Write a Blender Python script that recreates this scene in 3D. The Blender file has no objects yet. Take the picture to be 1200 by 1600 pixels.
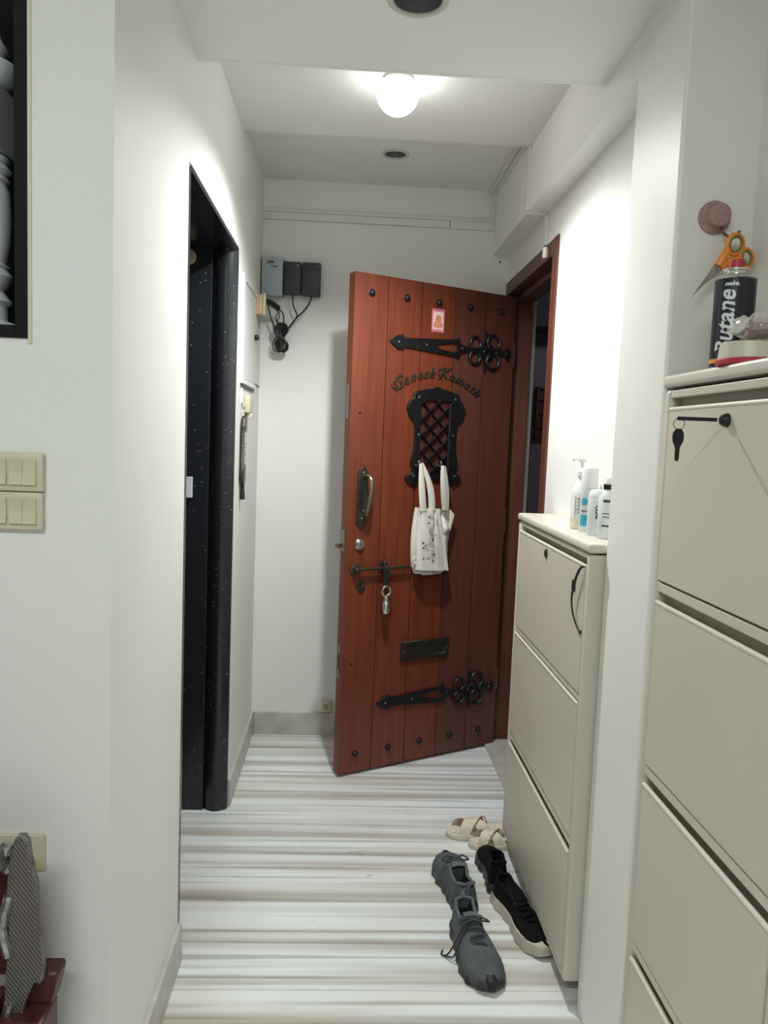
import bpy, bmesh, math, random
from mathutils import Vector, Matrix
random.seed(7)
PI = math.pi
S = bpy.context.scene
COL = S.collection

# ------------------------------------------------------------------ camera
HC = 1.33
FPX, PIT, YAW, ROL = 1227.8, 0.09335, 0.05122, 0.03915
cam = bpy.data.cameras.new('camera'); cam_o = bpy.data.objects.new('camera', cam); COL.objects.link(cam_o)
fw = Vector((math.sin(YAW)*math.cos(PIT), math.cos(YAW)*math.cos(PIT), -math.sin(PIT)))
rt = Vector((math.cos(YAW), -math.sin(YAW), 0)); up = rt.cross(fw)
ir = rt*math.cos(ROL) + up*math.sin(ROL); iu = up*math.cos(ROL) - rt*math.sin(ROL)
m3 = Matrix((ir, iu, -fw)).transposed()
cam_o.matrix_world = Matrix.Translation((0, 0, HC)) @ m3.to_4x4()
cam.sensor_fit = 'VERTICAL'; cam.sensor_height = 36; cam.lens = 36*FPX/1600
cam.clip_start = 0.02
S.camera = cam_o

# ------------------------------------------------------------------ world, exposure
w = bpy.data.worlds.new('world'); S.world = w; w.use_nodes = True
w.node_tree.nodes['Background'].inputs[0].default_value = (0.8, 0.9, 1, 1)
w.node_tree.nodes['Background'].inputs[1].default_value = 0.05
S.view_settings.view_transform = 'Standard'; S.view_settings.look = 'None'
S.view_settings.gamma = 1; S.view_settings.use_curve_mapping = False
S.view_settings.exposure = 0.9
LAMP_W = 11.4      # bulb in the corridor ceiling
ROOM_W = 18.0     # tube light added in the unseen room behind the camera

# ------------------------------------------------------------------ materials
def new_mat(name):
    m = bpy.data.materials.new(name); m.use_nodes = True
    nt = m.node_tree; b = nt.nodes['Principled BSDF']; return m, nt, b
def mat(name, col, rough=.5, metal=0., noise=0., nscale=20., bump=0., bscale=60., spec=.5, trans=0., coat=0.):
    m, nt, b = new_mat(name)
    b.inputs['Roughness'].default_value = rough; b.inputs['Metallic'].default_value = metal
    b.inputs['Base Color'].default_value = (*col, 1)
    b.inputs['Specular IOR Level'].default_value = spec
    b.inputs['Transmission Weight'].default_value = trans
    b.inputs['Coat Weight'].default_value = coat
    tc = nt.nodes.new('ShaderNodeTexCoord')
    if noise:
        n = nt.nodes.new('ShaderNodeTexNoise'); n.inputs['Scale'].default_value = nscale; n.inputs['Detail'].default_value = 4
        nt.links.new(tc.outputs['Object'], n.inputs['Vector'])
        r = nt.nodes.new('ShaderNodeValToRGB')
        r.color_ramp.elements[0].position = .3; r.color_ramp.elements[1].position = .7
        r.color_ramp.elements[0].color = (*[c*(1-noise) for c in col], 1)
        r.color_ramp.elements[1].color = (*[min(1, c*(1+noise*.5)) for c in col], 1)
        nt.links.new(n.outputs['Fac'], r.inputs['Fac']); nt.links.new(r.outputs['Color'], b.inputs['Base Color'])
    if bump:
        n2 = nt.nodes.new('ShaderNodeTexNoise'); n2.inputs['Scale'].default_value = bscale; n2.inputs['Detail'].default_value = 3
        nt.links.new(tc.outputs['Object'], n2.inputs['Vector'])
        bp = nt.nodes.new('ShaderNodeBump'); bp.inputs['Strength'].default_value = bump; bp.inputs['Distance'].default_value = .002
        nt.links.new(n2.outputs['Fac'], bp.inputs['Height']); nt.links.new(bp.outputs['Normal'], b.inputs['Normal'])
    return m
def wood(name, dark, light, rough=.38, axis='Z', sc=9.):
    m, nt, b = new_mat(name); b.inputs['Roughness'].default_value = rough
    tc = nt.nodes.new('ShaderNodeTexCoord'); mp = nt.nodes.new('ShaderNodeMapping')
    s = {'X': (.35, 6, 6), 'Y': (6, .35, 6), 'Z': (6, 6, .35)}[axis]
    mp.inputs['Scale'].default_value = s
    oi = nt.nodes.new('ShaderNodeObjectInfo'); mul = nt.nodes.new('ShaderNodeVectorMath'); mul.operation = 'SCALE'
    mul.inputs[0].default_value = (5, 7, 3); nt.links.new(oi.outputs['Random'], mul.inputs['Scale'])
    add = nt.nodes.new('ShaderNodeVectorMath'); add.operation = 'ADD'
    nt.links.new(tc.outputs['Object'], add.inputs[0]); nt.links.new(mul.outputs[0], add.inputs[1])
    nt.links.new(add.outputs[0], mp.inputs['Vector'])
    n = nt.nodes.new('ShaderNodeTexNoise'); n.inputs['Scale'].default_value = sc; n.inputs['Detail'].default_value = 6; n.inputs['Distortion'].default_value = .6
    nt.links.new(mp.outputs[0], n.inputs['Vector'])
    r = nt.nodes.new('ShaderNodeValToRGB'); r.color_ramp.elements[0].position = .3; r.color_ramp.elements[1].position = .72
    r.color_ramp.elements[0].color = (*dark, 1); r.color_ramp.elements[1].color = (*light, 1)
    nt.links.new(n.outputs['Fac'], r.inputs['Fac']); nt.links.new(r.outputs['Color'], b.inputs['Base Color'])
    return m
def marble(name):
    m, nt, b = new_mat(name); b.inputs['Roughness'].default_value = .28
    tc = nt.nodes.new('ShaderNodeTexCoord')
    def bands(scale, det, dist, lo, hi, c0, c1):
        mp = nt.nodes.new('ShaderNodeMapping'); mp.inputs['Scale'].default_value = scale
        nt.links.new(tc.outputs['Object'], mp.inputs['Vector'])
        n = nt.nodes.new('ShaderNodeTexNoise'); n.inputs['Scale'].default_value = 1; n.inputs['Detail'].default_value = det
        n.inputs['Distortion'].default_value = dist; n.inputs['Roughness'].default_value = .5
        nt.links.new(mp.outputs[0], n.inputs['Vector'])
        r = nt.nodes.new('ShaderNodeValToRGB'); r.color_ramp.elements[0].position = lo; r.color_ramp.elements[1].position = hi
        r.color_ramp.elements[0].color = (*c0, 1); r.color_ramp.elements[1].color = (*c1, 1)
        nt.links.new(n.outputs['Fac'], r.inputs['Fac']); return r.outputs['Color']
    a = bands((.35, 14, 1), 3.5, .25, .36, .55, (.50, .475, .435), (.80, .84, .85))
    v = bands((.7, 36, 1), 2, .3, .32, .45, (.64, .62, .59), (1, 1, 1))
    g = bands((1.2, 5, 1), 4, .5, .40, .60, (.93, .90, .85), (1, 1, 1))
    q = bands((5, 30, 1), 6, 1.5, .22, .33, (.55, .54, .52), (1, 1, 1))
    cur = a
    for x in (v, g, q):
        mx = nt.nodes.new('ShaderNodeMix'); mx.data_type = 'RGBA'; mx.blend_type = 'MULTIPLY'; mx.inputs['Factor'].default_value = 1
        nt.links.new(cur, mx.inputs['A']); nt.links.new(x, mx.inputs['B']); cur = mx.outputs['Result']
    nt.links.new(cur, b.inputs['Base Color'])
    return m
def granite(name):
    m, nt, b = new_mat(name); b.inputs['Roughness'].default_value = .22
    tc = nt.nodes.new('ShaderNodeTexCoord'); v = nt.nodes.new('ShaderNodeTexVoronoi'); v.inputs['Scale'].default_value = 45
    nt.links.new(tc.outputs['Object'], v.inputs['Vector'])
    r = nt.nodes.new('ShaderNodeValToRGB'); r.color_ramp.elements[0].position = .07; r.color_ramp.elements[1].position = .1
    r.color_ramp.elements[0].color = (.10, .10, .11, 1); r.color_ramp.elements[1].color = (.016, .018, .022, 1)
    n = nt.nodes.new('ShaderNodeTexNoise'); n.inputs['Scale'].default_value = 14
    nt.links.new(tc.outputs['Object'], n.inputs['Vector'])
    mr = nt.nodes.new('ShaderNodeMath'); mr.operation = 'MULTIPLY_ADD'; mr.inputs[1].default_value = -.30; mr.inputs[2].default_value = .19
    nt.links.new(n.outputs['Fac'], mr.inputs[0])
    ad = nt.nodes.new('ShaderNodeMath'); ad.operation = 'SUBTRACT'
    nt.links.new(v.outputs['Distance'], ad.inputs[0]); nt.links.new(mr.outputs[0], ad.inputs[1])
    nt.links.new(ad.outputs[0], r.inputs['Fac']); nt.links.new(r.outputs['Color'], b.inputs['Base Color'])
    return m
def emis(name, col, strength):
    m, nt, b = new_mat(name); b.inputs['Emission Color'].default_value = (*col, 1); b.inputs['Emission Strength'].default_value = strength
    b.inputs['Base Color'].default_value = (.9, .9, .9, 1)
    return m
def clearfilm(name, col=(.85, .80, .76), a=.28):
    m, nt, b = new_mat(name); b.inputs['Base Color'].default_value = (*col, 1); b.inputs['Roughness'].default_value = .12
    b.inputs['Alpha'].default_value = a; return m

M = dict(
    wall=mat('wall_paint', (.79, .785, .755), .62, noise=.035, nscale=2.2, bump=.15, bscale=90),
    ceil=mat('ceiling_paint', (.80, .795, .755), .6, noise=.03, nscale=3),
    beam=mat('beam_paint', (.82, .81, .765), .6, noise=.03, nscale=3),
    pillar=mat('pillar_paint', (.77, .76, .715), .45, noise=.03, nscale=4),
    marble=marble('striped_marble'),
    skirt=mat('skirting_marble', (.50, .487, .44), .35, noise=.18, nscale=14),
    granite=granite('black_granite'),
    black=mat('black_laminate', (.004, .004, .005), .6, spec=.2),
    teak=wood('teak', (.120, .025, .011), (.20, .046, .020)),
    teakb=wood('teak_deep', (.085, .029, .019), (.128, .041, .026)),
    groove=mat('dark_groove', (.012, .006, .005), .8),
    teakdark=wood('teak_frame', (.065, .020, .010), (.12, .038, .019), .42),
    teakhead=wood('teak_head', (.055, .018, .010), (.105, .036, .019), .42, 'Y'),
    iron=mat('black_iron', (.010, .010, .011), .42, .3, bump=.6, bscale=120),
    bolt=mat('bolt_head', (.25, .25, .26), .3, .8),
    boltl=mat('polished_silver', (.42, .43, .44), .3, .85, noise=.5, nscale=90, bump=.8, bscale=200),
    bronze=mat('aged_bronze', (.075, .068, .055), .4, .75, noise=.3, nscale=60),
    bronzel=mat('worn_bronze', (.22, .18, .12), .3, .8, noise=.3, nscale=60),
    chrome=mat('chrome', (.62, .60, .58), .2, .9),
    steel=mat('steel_plate', (.30, .28, .25), .35, .8),
    letter=mat('tarnished_brass', (.085, .065, .045), .5, .6, noise=.4, nscale=150),
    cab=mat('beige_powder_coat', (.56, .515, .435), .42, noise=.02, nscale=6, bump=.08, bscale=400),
    cablit=mat('beige_powder_coat_lit', (.62, .585, .51), .35, noise=.02, nscale=6),  # lighter copy of the cabinet beige; light on top and lips painted in
    cabin=mat('drawer_recess', (.36, .32, .26), .5),
    white=mat('white_plastic', (.78, .79, .77), .35),
    trunk=mat('white_trunking', (.72, .72, .68), .45),
    cream=mat('cream_plastic', (.60, .55, .40), .4, noise=.08, nscale=30),
    cream2=mat('aged_cream_plastic', (.58, .42, .24), .45),
    boxgrey=mat('light_grey_plastic', (.40, .46, .49), .4),
    boxdark=mat('charcoal_plastic', (.035, .042, .052), .45),
    cable=mat('black_cable', (.006, .006, .007), .45),
    canvas=mat('cotton_canvas', (.66, .63, .57), .85, noise=.10, nscale=9, bump=.5, bscale=220),
    ink=mat('black_ink', (.06, .055, .05), .8),
    pink=mat('pink_print', (.62, .16, .25), .4),
    peach=mat('peach_print', (.72, .27, .16), .4, noise=.35, nscale=160),
    pale=mat('pale_print', (.75, .62, .55), .4, noise=.2, nscale=120),
    shoe=mat('grey_knit', (.088, .102, .110), .85, noise=.25, nscale=24, bump=.8, bscale=500),
    shoe2=mat('slate_knit', (.110, .128, .136), .8, noise=.15, nscale=20, bump=.8, bscale=500),
    shoedk=mat('dark_lining', (.012, .013, .015), .9),
    sole=mat('grey_rubber', (.060, .060, .058), .6, noise=.85, nscale=34),
    solebl=mat('black_rubber', (.008, .008, .009), .6),
    lace=mat('charcoal_lace', (.04, .048, .052), .9, bump=.6, bscale=700),
    blk=mat('black_knit', (.004, .004, .0045), .95, spec=.2),
    solewh=mat('cream_rubber', (.50, .46, .38), .6, noise=.15, nscale=18),
    crm=mat('cream_leather', (.66, .60, .47), .45, noise=.08, nscale=10),
    crmdk=mat('tan_edging', (.35, .25, .17), .5),
    silver=mat('embossed_silver', (.20, .19, .175), .42, .65),
    redwood=wood('dark_red_wood', (.045, .012, .010), (.09, .026, .020), .4),
    turned=mat('white_turned_wood', (.86, .90, .89), .3),
    label=mat('pale_label', (.66, .70, .70), .4),
    blue=mat('cyan_print', (.05, .36, .50), .4),
    ivory=mat('ivory_soap', (.68, .64, .50), .4),
    canblk=mat('black_can_print', (.004, .005, .010), .3),
    red=mat('red_plastic', (.42, .022, .045), .4),
    orange=mat('orange_plastic', (.80, .24, .03), .4),
    green=mat('olive_plastic', (.10, .16, .03), .5),
    orprint=mat('orange_print', (.70, .26, .04), .4),
    mauve=mat('mauve_plastic', (.36, .235, .215), .75, noise=.25, nscale=220),
    food=mat('brown_snack', (.13, .035, .022), .6, noise=.6, nscale=60),
    film=clearfilm('clear_film'),
    tub=mat('cream_tub', (.56, .54, .42), .35),
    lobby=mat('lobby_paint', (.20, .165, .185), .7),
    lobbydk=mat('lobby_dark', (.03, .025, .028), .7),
    reflector=mat('dark_reflector', (.22, .22, .22), .3, .6),
    ring=mat('downlight_ring', (.55, .54, .48), .4),
    bulb=emis('bulb_glow', (1, 1, .985), 8.),
    tube=emis('added_tube_glow', (.95, 1, .99), 6.),  # glow of the tube added behind the camera
)
# hammered weave on the silver sheet
def weave(m, sc=120):
    nt = m.node_tree; b = nt.nodes['Principled BSDF']; tc = nt.nodes.new('ShaderNodeTexCoord')
    mp = nt.nodes.new('ShaderNodeMapping'); mp.inputs['Rotation'].default_value = (0, .62, 0)
    nt.links.new(tc.outputs['Object'], mp.inputs[0])
    hs = []
    for d in ('X', 'Z'):
        wv = nt.nodes.new('ShaderNodeTexWave'); wv.bands_direction = d; wv.inputs['Scale'].default_value = sc/2; wv.inputs['Distortion'].default_value = 1.0
        nt.links.new(mp.outputs[0], wv.inputs['Vector']); hs.append(wv.outputs['Fac'])
    mul = nt.nodes.new('ShaderNodeMath'); mul.operation = 'MULTIPLY'; nt.links.new(hs[0], mul.inputs[0]); nt.links.new(hs[1], mul.inputs[1])
    bp = nt.nodes.new('ShaderNodeBump'); bp.inputs['Strength'].default_value = .7; bp.inputs['Distance'].default_value = .0015
    nt.links.new(mul.outputs[0], bp.inputs['Height']); nt.links.new(bp.outputs['Normal'], b.inputs['Normal'])
weave(M['silver'])

# ------------------------------------------------------------------ mesh helpers
def finish(bm, smooth=False, ang=35):
    bmesh.ops.recalc_face_normals(bm, faces=bm.faces)
    if smooth:
        for f in bm.faces: f.smooth = True
        for e in bm.edges:
            if len(e.link_faces) == 2 and e.calc_face_angle(0) > math.radians(ang): e.smooth = False
def obj(name, bm, m, parent=None, world=False, smooth=False, ang=35):
    finish(bm, smooth, ang)
    if world and parent is not None:
        bm.transform(parent.matrix_basis.inverted())
    me = bpy.data.meshes.new(name); bm.to_mesh(me); bm.free()
    o = bpy.data.objects.new(name, me); COL.objects.link(o)
    if isinstance(m, (list, tuple)):
        for x in m: me.materials.append(M[x])
    else: me.materials.append(M[m])
    if parent is not None: o.parent = parent
    return o
def thing(name, label, cat, loc=(0, 0, 0), rz=0, group=None):
    o = bpy.data.objects.new(name, None); COL.objects.link(o); o.empty_display_size = .05
    o.matrix_basis = Matrix.Translation(loc) @ Matrix.Rotation(rz, 4, 'Z')
    o['label'] = label; o['category'] = cat
    if group: o['group'] = group
    return o
def struct(o, label=None):
    o['kind'] = 'structure'
    if label: o['label'] = label
    return o
def sempty(name, loc=(0, 0, 0), rz=0, label=None):
    o = bpy.data.objects.new(name, None); COL.objects.link(o)
    o.matrix_basis = Matrix.Translation(loc) @ Matrix.Rotation(rz, 4, 'Z')
    return struct(o, label)
def BM(): return bmesh.new()
def box(bm, x0, x1, y0, y1, z0, z1, bev=0, seg=2):
    r = bmesh.ops.create_cube(bm, size=1)
    vs = r['verts']
    for v in vs:
        v.co = Vector(((x0+x1)/2 + v.co.x*(x1-x0), (y0+y1)/2 + v.co.y*(y1-y0), (z0+z1)/2 + v.co.z*(z1-z0)))
    if bev:
        es = list({e for v in vs for e in v.link_edges})
        bmesh.ops.bevel(bm, geom=es, offset=bev, segments=seg, profile=.5, affect='EDGES')
    return bm
def bx(*a, **k): return box(BM(), *a, **k)
def prism(bm, pts, y0, y1, bev=0):
    """pts (x,z) outline extruded in y"""
    a = [bm.verts.new((p[0], y0, p[1])) for p in pts]; b = [bm.verts.new((p[0], y1, p[1])) for p in pts]
    fa = bm.faces.new(a); fb = bm.faces.new(b[::-1])
    n = len(pts)
    for i in range(n): bm.faces.new((a[i], b[i], b[(i+1) % n], a[(i+1) % n]))
    if bev: bmesh.ops.bevel(bm, geom=list(fa.edges)+list(fb.edges), offset=bev, segments=1, affect='EDGES')
    return bm
def smoothpath(pts, n=6, closed=False):
    P = [Vector(p) for p in pts]; out = []; L = len(P)
    rng = range(L if closed else L-1)
    for i in rng:
        if closed: p0, p1, p2, p3 = P[(i-1) % L], P[i], P[(i+1) % L], P[(i+2) % L]
        else: p0, p1, p2, p3 = P[max(i-1, 0)], P[i], P[i+1], P[min(i+2, L-1)]
        for k in range(n):
            t = k/n
            out.append(.5*((2*p1)+(-p0+p2)*t+(2*p0-5*p1+4*p2-p3)*t*t+(-p0+3*p1-3*p2+p3)*t**3))
    if not closed: out.append(P[-1])
    return out
def tube(bm, pts, r, seg=8, closed=False, flat=1.0, up=Vector((0, 0, 1)), radii=None):
    pts = [Vector(p) for p in pts]; n = len(pts); rings = []
    prev = None
    for i, p in enumerate(pts):
        if closed: t = (pts[(i+1) % n]-pts[(i-1) % n]).normalized()
        else: t = (pts[min(i+1, n-1)]-pts[max(i-1, 0)]).normalized()
        if prev is None:
            u = up if abs(t.dot(up)) < .9 else Vector((0, 1, 0))
            a = (u - t*u.dot(t)).normalized()
        else: a = (prev - t*prev.dot(t)).normalized()
        prev = a; b = t.cross(a); rr = radii[i] if radii else r
        rings.append([bm.verts.new(p + a*math.cos(2*PI*k/seg)*rr + b*math.sin(2*PI*k/seg)*rr*flat) for k in range(seg)])
    m_ = n if closed else n-1
    for i in range(m_):
        A, B = rings[i], rings[(i+1) % n]
        for k in range(seg): bm.faces.new((A[k], A[(k+1) % seg], B[(k+1) % seg], B[k]))
    if not closed:
        bm.faces.new(rings[0][::-1]); bm.faces.new(rings[-1])
    return bm
def lathe(bm, prof, c=(0, 0, 0), axis='Z', seg=24, cap=True, ang0=0):
    """prof: list of (r, h)"""
    rings = []
    for r, h in prof:
        ring = []
        for k in range(seg):
            a = 2*PI*k/seg + ang0; x, y = r*math.cos(a), r*math.sin(a)
            v = {'Z': (x, y, h), 'Y': (x, h, y), 'X': (h, x, y)}[axis]
            ring.append(bm.verts.new((c[0]+v[0], c[1]+v[1], c[2]+v[2])))
        rings.append(ring)
    for A, B in zip(rings, rings[1:]):
        for k in range(seg): bm.faces.new((A[k], A[(k+1) % seg], B[(k+1) % seg], B[k]))
    if cap: bm.faces.new(rings[0]); bm.faces.new(rings[-1])
    return bm
def plate_bm(outline, holes=(), depth=.01, to=lambda x, y, z: (x, y, z), bev=0):
    """2D curve with holes filled and extruded; local (u,v,w)->to"""
    cu = bpy.data.curves.new('tmp', 'CURVE'); cu.dimensions = '2D'; cu.fill_mode = 'BOTH'
    cu.extrude = depth/2; cu.bevel_depth = bev; cu.bevel_resolution = 0
    for pts in [outline, *holes]:
        sp = cu.splines.new('POLY'); sp.points.add(len(pts)-1); sp.use_cyclic_u = True
        for q, p in zip(sp.points, pts): q.co = (p[0], p[1], 0, 1)
    o = bpy.data.objects.new('tmp', cu); me = bpy.data.meshes.new_from_object(o)
    bm = BM(); bm.from_mesh(me); bpy.data.objects.remove(o); bpy.data.curves.remove(cu); bpy.data.meshes.remove(me)
    bmesh.ops.remove_doubles(bm, verts=bm.verts, dist=1e-6)
    for v in bm.verts: v.co = Vector(to(*v.co))
    return bm
def text_bm(s, size, depth=.001, shear=0., offset=0., to=lambda x, y, z: (x, y, z), align='CENTER', space=1.):
    cu = bpy.data.curves.new('tmp', 'FONT'); cu.body = s; cu.size = size; cu.extrude = depth/2; cu.shear = shear; cu.offset = offset
    cu.align_x = align; cu.resolution_u = 3; cu.space_character = space
    o = bpy.data.objects.new('tmp', cu); me = bpy.data.meshes.new_from_object(o)
    bm = BM(); bm.from_mesh(me); bpy.data.objects.remove(o); bpy.data.curves.remove(cu); bpy.data.meshes.remove(me)
    for v in bm.verts: v.co = Vector(to(*v.co))
    return bm
def merge(bm, other):
    me = bpy.data.meshes.new('t'); other.to_mesh(me); other.free(); bm.from_mesh(me); bpy.data.meshes.remove(me); return bm
def circ(cx, cy, r, n=32, a0=0, a1=2*PI): return [(cx+r*math.cos(a0+(a1-a0)*k/n), cy+r*math.sin(a0+(a1-a0)*k/n)) for k in range(n)]

# ------------------------------------------------------------------ key dimensions
XL, XB, XW, XP, XN = -.381, .597, .668, .590, .736
YB, YC, YP = 3.42, 1.305, 1.72

# ------------------------------------------------------------------ floor (slabs are pieces)
fl = sempty('floor', label='white marble floor with grey brown stripes running across')
joints = [-2.6, -1.86, -1.14, -.42, .32, 1.045, 1.781, 2.556, 3.30, 4.04, 4.78, 5.3]
for a, b_ in zip(joints, joints[1:]):
    o = obj('marble_slab', bx(-2.7, 2.7, a+.0007, b_-.0007, -.03, 0), 'marble', fl)
base = obj('screed', bx(-2.7, 2.7, -2.6, 5.3, -.06, -.0305), 'skirt', fl)

# ------------------------------------------------------------------ walls
def boxes(name, lst, m, label=None, parent=None):
    bm = BM()
    for a in lst: box(bm, *a)
    o = obj(name, bm, m, parent)
    return struct(o, label) if parent is None else o
DZ = 1.945
boxes('wall_left', [(-.508, XL, YC, 1.89, 0, 2.6), (-.56, XL, 1.89, 2.715, DZ, 2.6), (-.56, XL, 2.715, YB, 0, 2.6),
                    (-.60, -.508, 1.60, 1.89, 0, 2.6)], 'wall', 'off-white painted corridor wall with the black framed opening')
NX0, NX1, NZ0, NZ1 = -1.35, -.514, 1.467, 2.25
boxes('wall_near', [(-2.6, -.508, YC, 1.60, 0, NZ0), (-2.6, -.508, YC, 1.60, NZ1, 2.6), (-2.6, NX0, YC, 1.60, NZ0, NZ1), (NX1, -.508, YC, 1.60, NZ0, NZ1)],
      'wall', 'off-white wall facing the camera with switches and a dark niche')
boxes('wall_back', [(-.60, .80, YB, YB+.1, 0, 2.6)], 'wall', 'off-white end wall of the corridor behind the open door')
# right wall: door opening between 2.53 and 3.42
bm = BM()
box(bm, XW, .78, YP, 2.605, 0, 2.6); box(bm, XW, .78, 2.605, YB, 2.0, 2.6)
struct(obj('wall_right', bm, 'wall'), 'bright off-white wall with the entrance doorway')
bm = BM(); prism(bm, [(0, 0), (1, 0), (1, 1), (0, 1)], 0, 1); bm.free()
struct(obj('beam', bx(XB, XW+.0, YP, YB, 2.126, 2.6), 'beam'), 'boxed beam running along the top of the right wall')
struct(obj('pillar', bx(XP, .86, 1.46, YP, 0, 2.6, bev=.006), 'pillar'), 'off-white pillar between the two shoe cabinets')
boxes('wall_right_near', [(XN, .86, -2.6, 1.46, 0, 2.6)], 'pillar', 'off-white wall behind the taller cabinet')
boxes('wall_rear', [(-2.6, .86, -2.7, -2.6, 0, 2.6)], 'wall')
boxes('wall_far_left', [(-2.7, -2.6, -2.7, 1.60, 0, 2.6)], 'wall')

# ceilings; the downlights sit in real holes
DL1, DL2, LAMP = (.113, 1.657, 2.205), (.147, 3.05, 2.390), (.112, 2.313, 2.293)
def ceil_slab(name, x0, x1, y0, y1, z0, z1, hole=None, label=None):
    bm = BM(); d = .12
    hs = [circ(hole[0], hole[1], hole[2])] if hole else []
    merge(bm, plate_bm([(x0, y0), (x1, y0), (x1, y1), (x0, y1)], hs, d, to=lambda x, y, z: (x, y, z+z0+d/2)))
    box(bm, x0, x1, y0, y1, z0+d+.001, z1)
    return struct(obj(name, bm, 'ceil'), label)
c1 = ceil_slab('ceiling_near', XL, XW, 1.25, 1.966, 2.205, 2.6, (DL1[0], DL1[1], .050), 'lower ceiling panel nearest the camera')
c2 = ceil_slab('ceiling_middle', XL, XB, 1.966, 2.764, 2.34, 2.6, None, 'raised middle ceiling panel with the lit bulb')
c3 = ceil_slab('ceiling_far', XL, XB, 2.764, YB, 2.390, 2.6, (DL2[0], DL2[1], .040), 'shaded ceiling panel above the end wall')
boxes('ceiling_room', [(-2.7, .86, -2.7, 1.25, 2.6, 2.7), (-2.7, .86, 1.25, 3.6, 2.6, 2.7)], 'ceil')
bm = BM(); tube(bm, [(XL, 1.970, 2.210), (XB+.06, 1.970, 2.210)], .0085, 10)
struct(obj('trim_1', bm, 'ceil', smooth=True), 'rounded lip along the edge of the near ceiling')

# skirting
def skirt(name, a, bev=.003): return struct(obj(name, bx(*a, bev=bev), 'skirt'), 'grey marble skirting')
skirt('baseboard_left', (XL-.001, XL+.012, YC-.012, 1.886, 0, .102))
skirt('baseboard_left_far', (XL-.001, XL+.012, 2.715, YB, 0, .102))
skirt('baseboard_near', (-2.59, XL+.012, YC-.012, YC+.001, 0, .102))
skirt('baseboard_back', (XL+.012, .64, YB-.012, YB+.001, 0, .102))
skirt('baseboard_right', (XW-.012, XW+.001, YP, 2.580, 0, .102))

# ------------------------------------------------------------------ black granite opening on the left
d2 = sempty('door_2', (XL, 1.89, 0), label='opening in the left wall lined with polished black granite')
def rounded_jamb():
    bm = BM(); n = 8; x0, x1 = -.462, XL+.002
    pts = [(x0, 2.715), (x1, 2.715)]
    for k in range(n+1):
        t = k/n; pts.append((x1+(x0-x1)*t, 2.700-.022*math.sin(PI*t)))
    a = [bm.verts.new((p[0], p[1], 0)) for p in pts]; b = [bm.verts.new((p[0], p[1], DZ-.012)) for p in pts]
    bm.faces.new(a[::-1]); bm.faces.new(b)
    for i in range(len(pts)): bm.faces.new((a[i], a[(i+1) % len(pts)], b[(i+1) % len(pts)], b[i]))
    return bm
obj('granite_jamb', rounded_jamb(), 'granite', d2, world=True, smooth=True, ang=40)
obj('inner_jamb', bx(-.60, -.4622, 2.688, 2.715, 0, DZ-.012, bev=.002), 'granite', d2, world=True)
obj('granite_lintel', bx(-.60, XL+.002, 1.89, 2.715, DZ-.012, DZ+.0, bev=.003), 'granite', d2, world=True)
obj('near_jamb', bx(-.60, XL+.001, 1.888, 1.906, 0, DZ-.012), 'granite', d2, world=True)
obj('door_leaf', bx(-.66, -.61, 1.90, 2.70, .01, DZ-.02, bev=.003), 'black', d2, world=True)
h = obj('hinge_plate', bx(-.535, -.515, 2.678, 2.6885, 1.105, 1.175, bev=.001), 'label', d2, world=True)
bm = BM(); lathe(bm, [(.0, 0), (.022, .004), (.026, .014), (.018, .024), (.012, .036)], (-.535, 2.645, 1.895), 'Y', 16)
obj('door_stop', bm, 'crmdk', d2, world=True, smooth=True)

# ------------------------------------------------------------------ niche with turned column
w1 = sempty('window_1', (NX1, YC, NZ0), label='dark niche in the near wall with a black frame')
bm = BM()
box(bm, NX1-.020, NX1, YC-.004, 1.59, NZ0, NZ1, bev=.001)
obj('frame_side', bm, 'black', w1, world=True)
obj('frame_sill', bx(NX0, NX1-.020, YC-.004, 1.59, NZ0, NZ0+.02, bev=.001), 'black', w1, world=True)
obj('frame_head', bx(NX0, NX1-.020, YC-.004, 1.59, NZ1-.02, NZ1, bev=.001), 'black', w1, world=True)
obj('frame_end', bx(NX0, NX0+.02, YC-.004, 1.59, NZ0+.02, NZ1-.02), 'black', w1, world=True)
obj('back_board', bx(NX0+.02, NX1-.02, 1.55, 1.59, NZ0+.02, NZ1-.02), 'black', w1, world=True)
bm = BM(); box(bm, NX1, -.5078, YC-.0025, YC+.0, NZ0-.008, NZ1, bev=.0005)
obj('plaster_edge', bm, 'crm', w1, world=True)
t = thing('turned_column', 'white turned wooden column standing inside the black niche', 'column', (-.635, 1.42, NZ0+.02))
colp = [(.050, 0), (.050, .012), (.040, .016), (.030, .020), (.030, .045), (.036, .052), (.030, .062), (.026, .07), (.032, .082), (.037, .095), (.030, .108), (.034, .112), (.028, .116),
        (.034, .15), (.036, .19), (.034, .235), (.030, .25), (.034, .256), (.030, .262), (.036, .272), (.030, .282), (.034, .29), (.028, .298)]
bm = BM(); lathe(bm, [(a*1.28, b_) for a, b_ in colp], (0, 0, 0), 'Z', 24); obj('turned_shaft', bm, 'turned', t, smooth=True)
bm = BM(); box(bm, -.040, .040, -.040, .040, .299, .405, bev=.003)
for k in range(7): box(bm, -.032, .032, -.0415, -.039, .312+k*.0125, .318+k*.0125)
obj('carved_block', bm, 'turned', t)
bm = BM(); lathe(bm, [(.036, .405), (.052, .418), (.058, .432), (.058, .442), (.044, .447), (.034, .456), (.042, .470), (.032, .486), (.022, .52), (.016, .60)], (0, 0, 0), 'Z', 24)
obj('capital', bm, 'turned', t, smooth=True)

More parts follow.
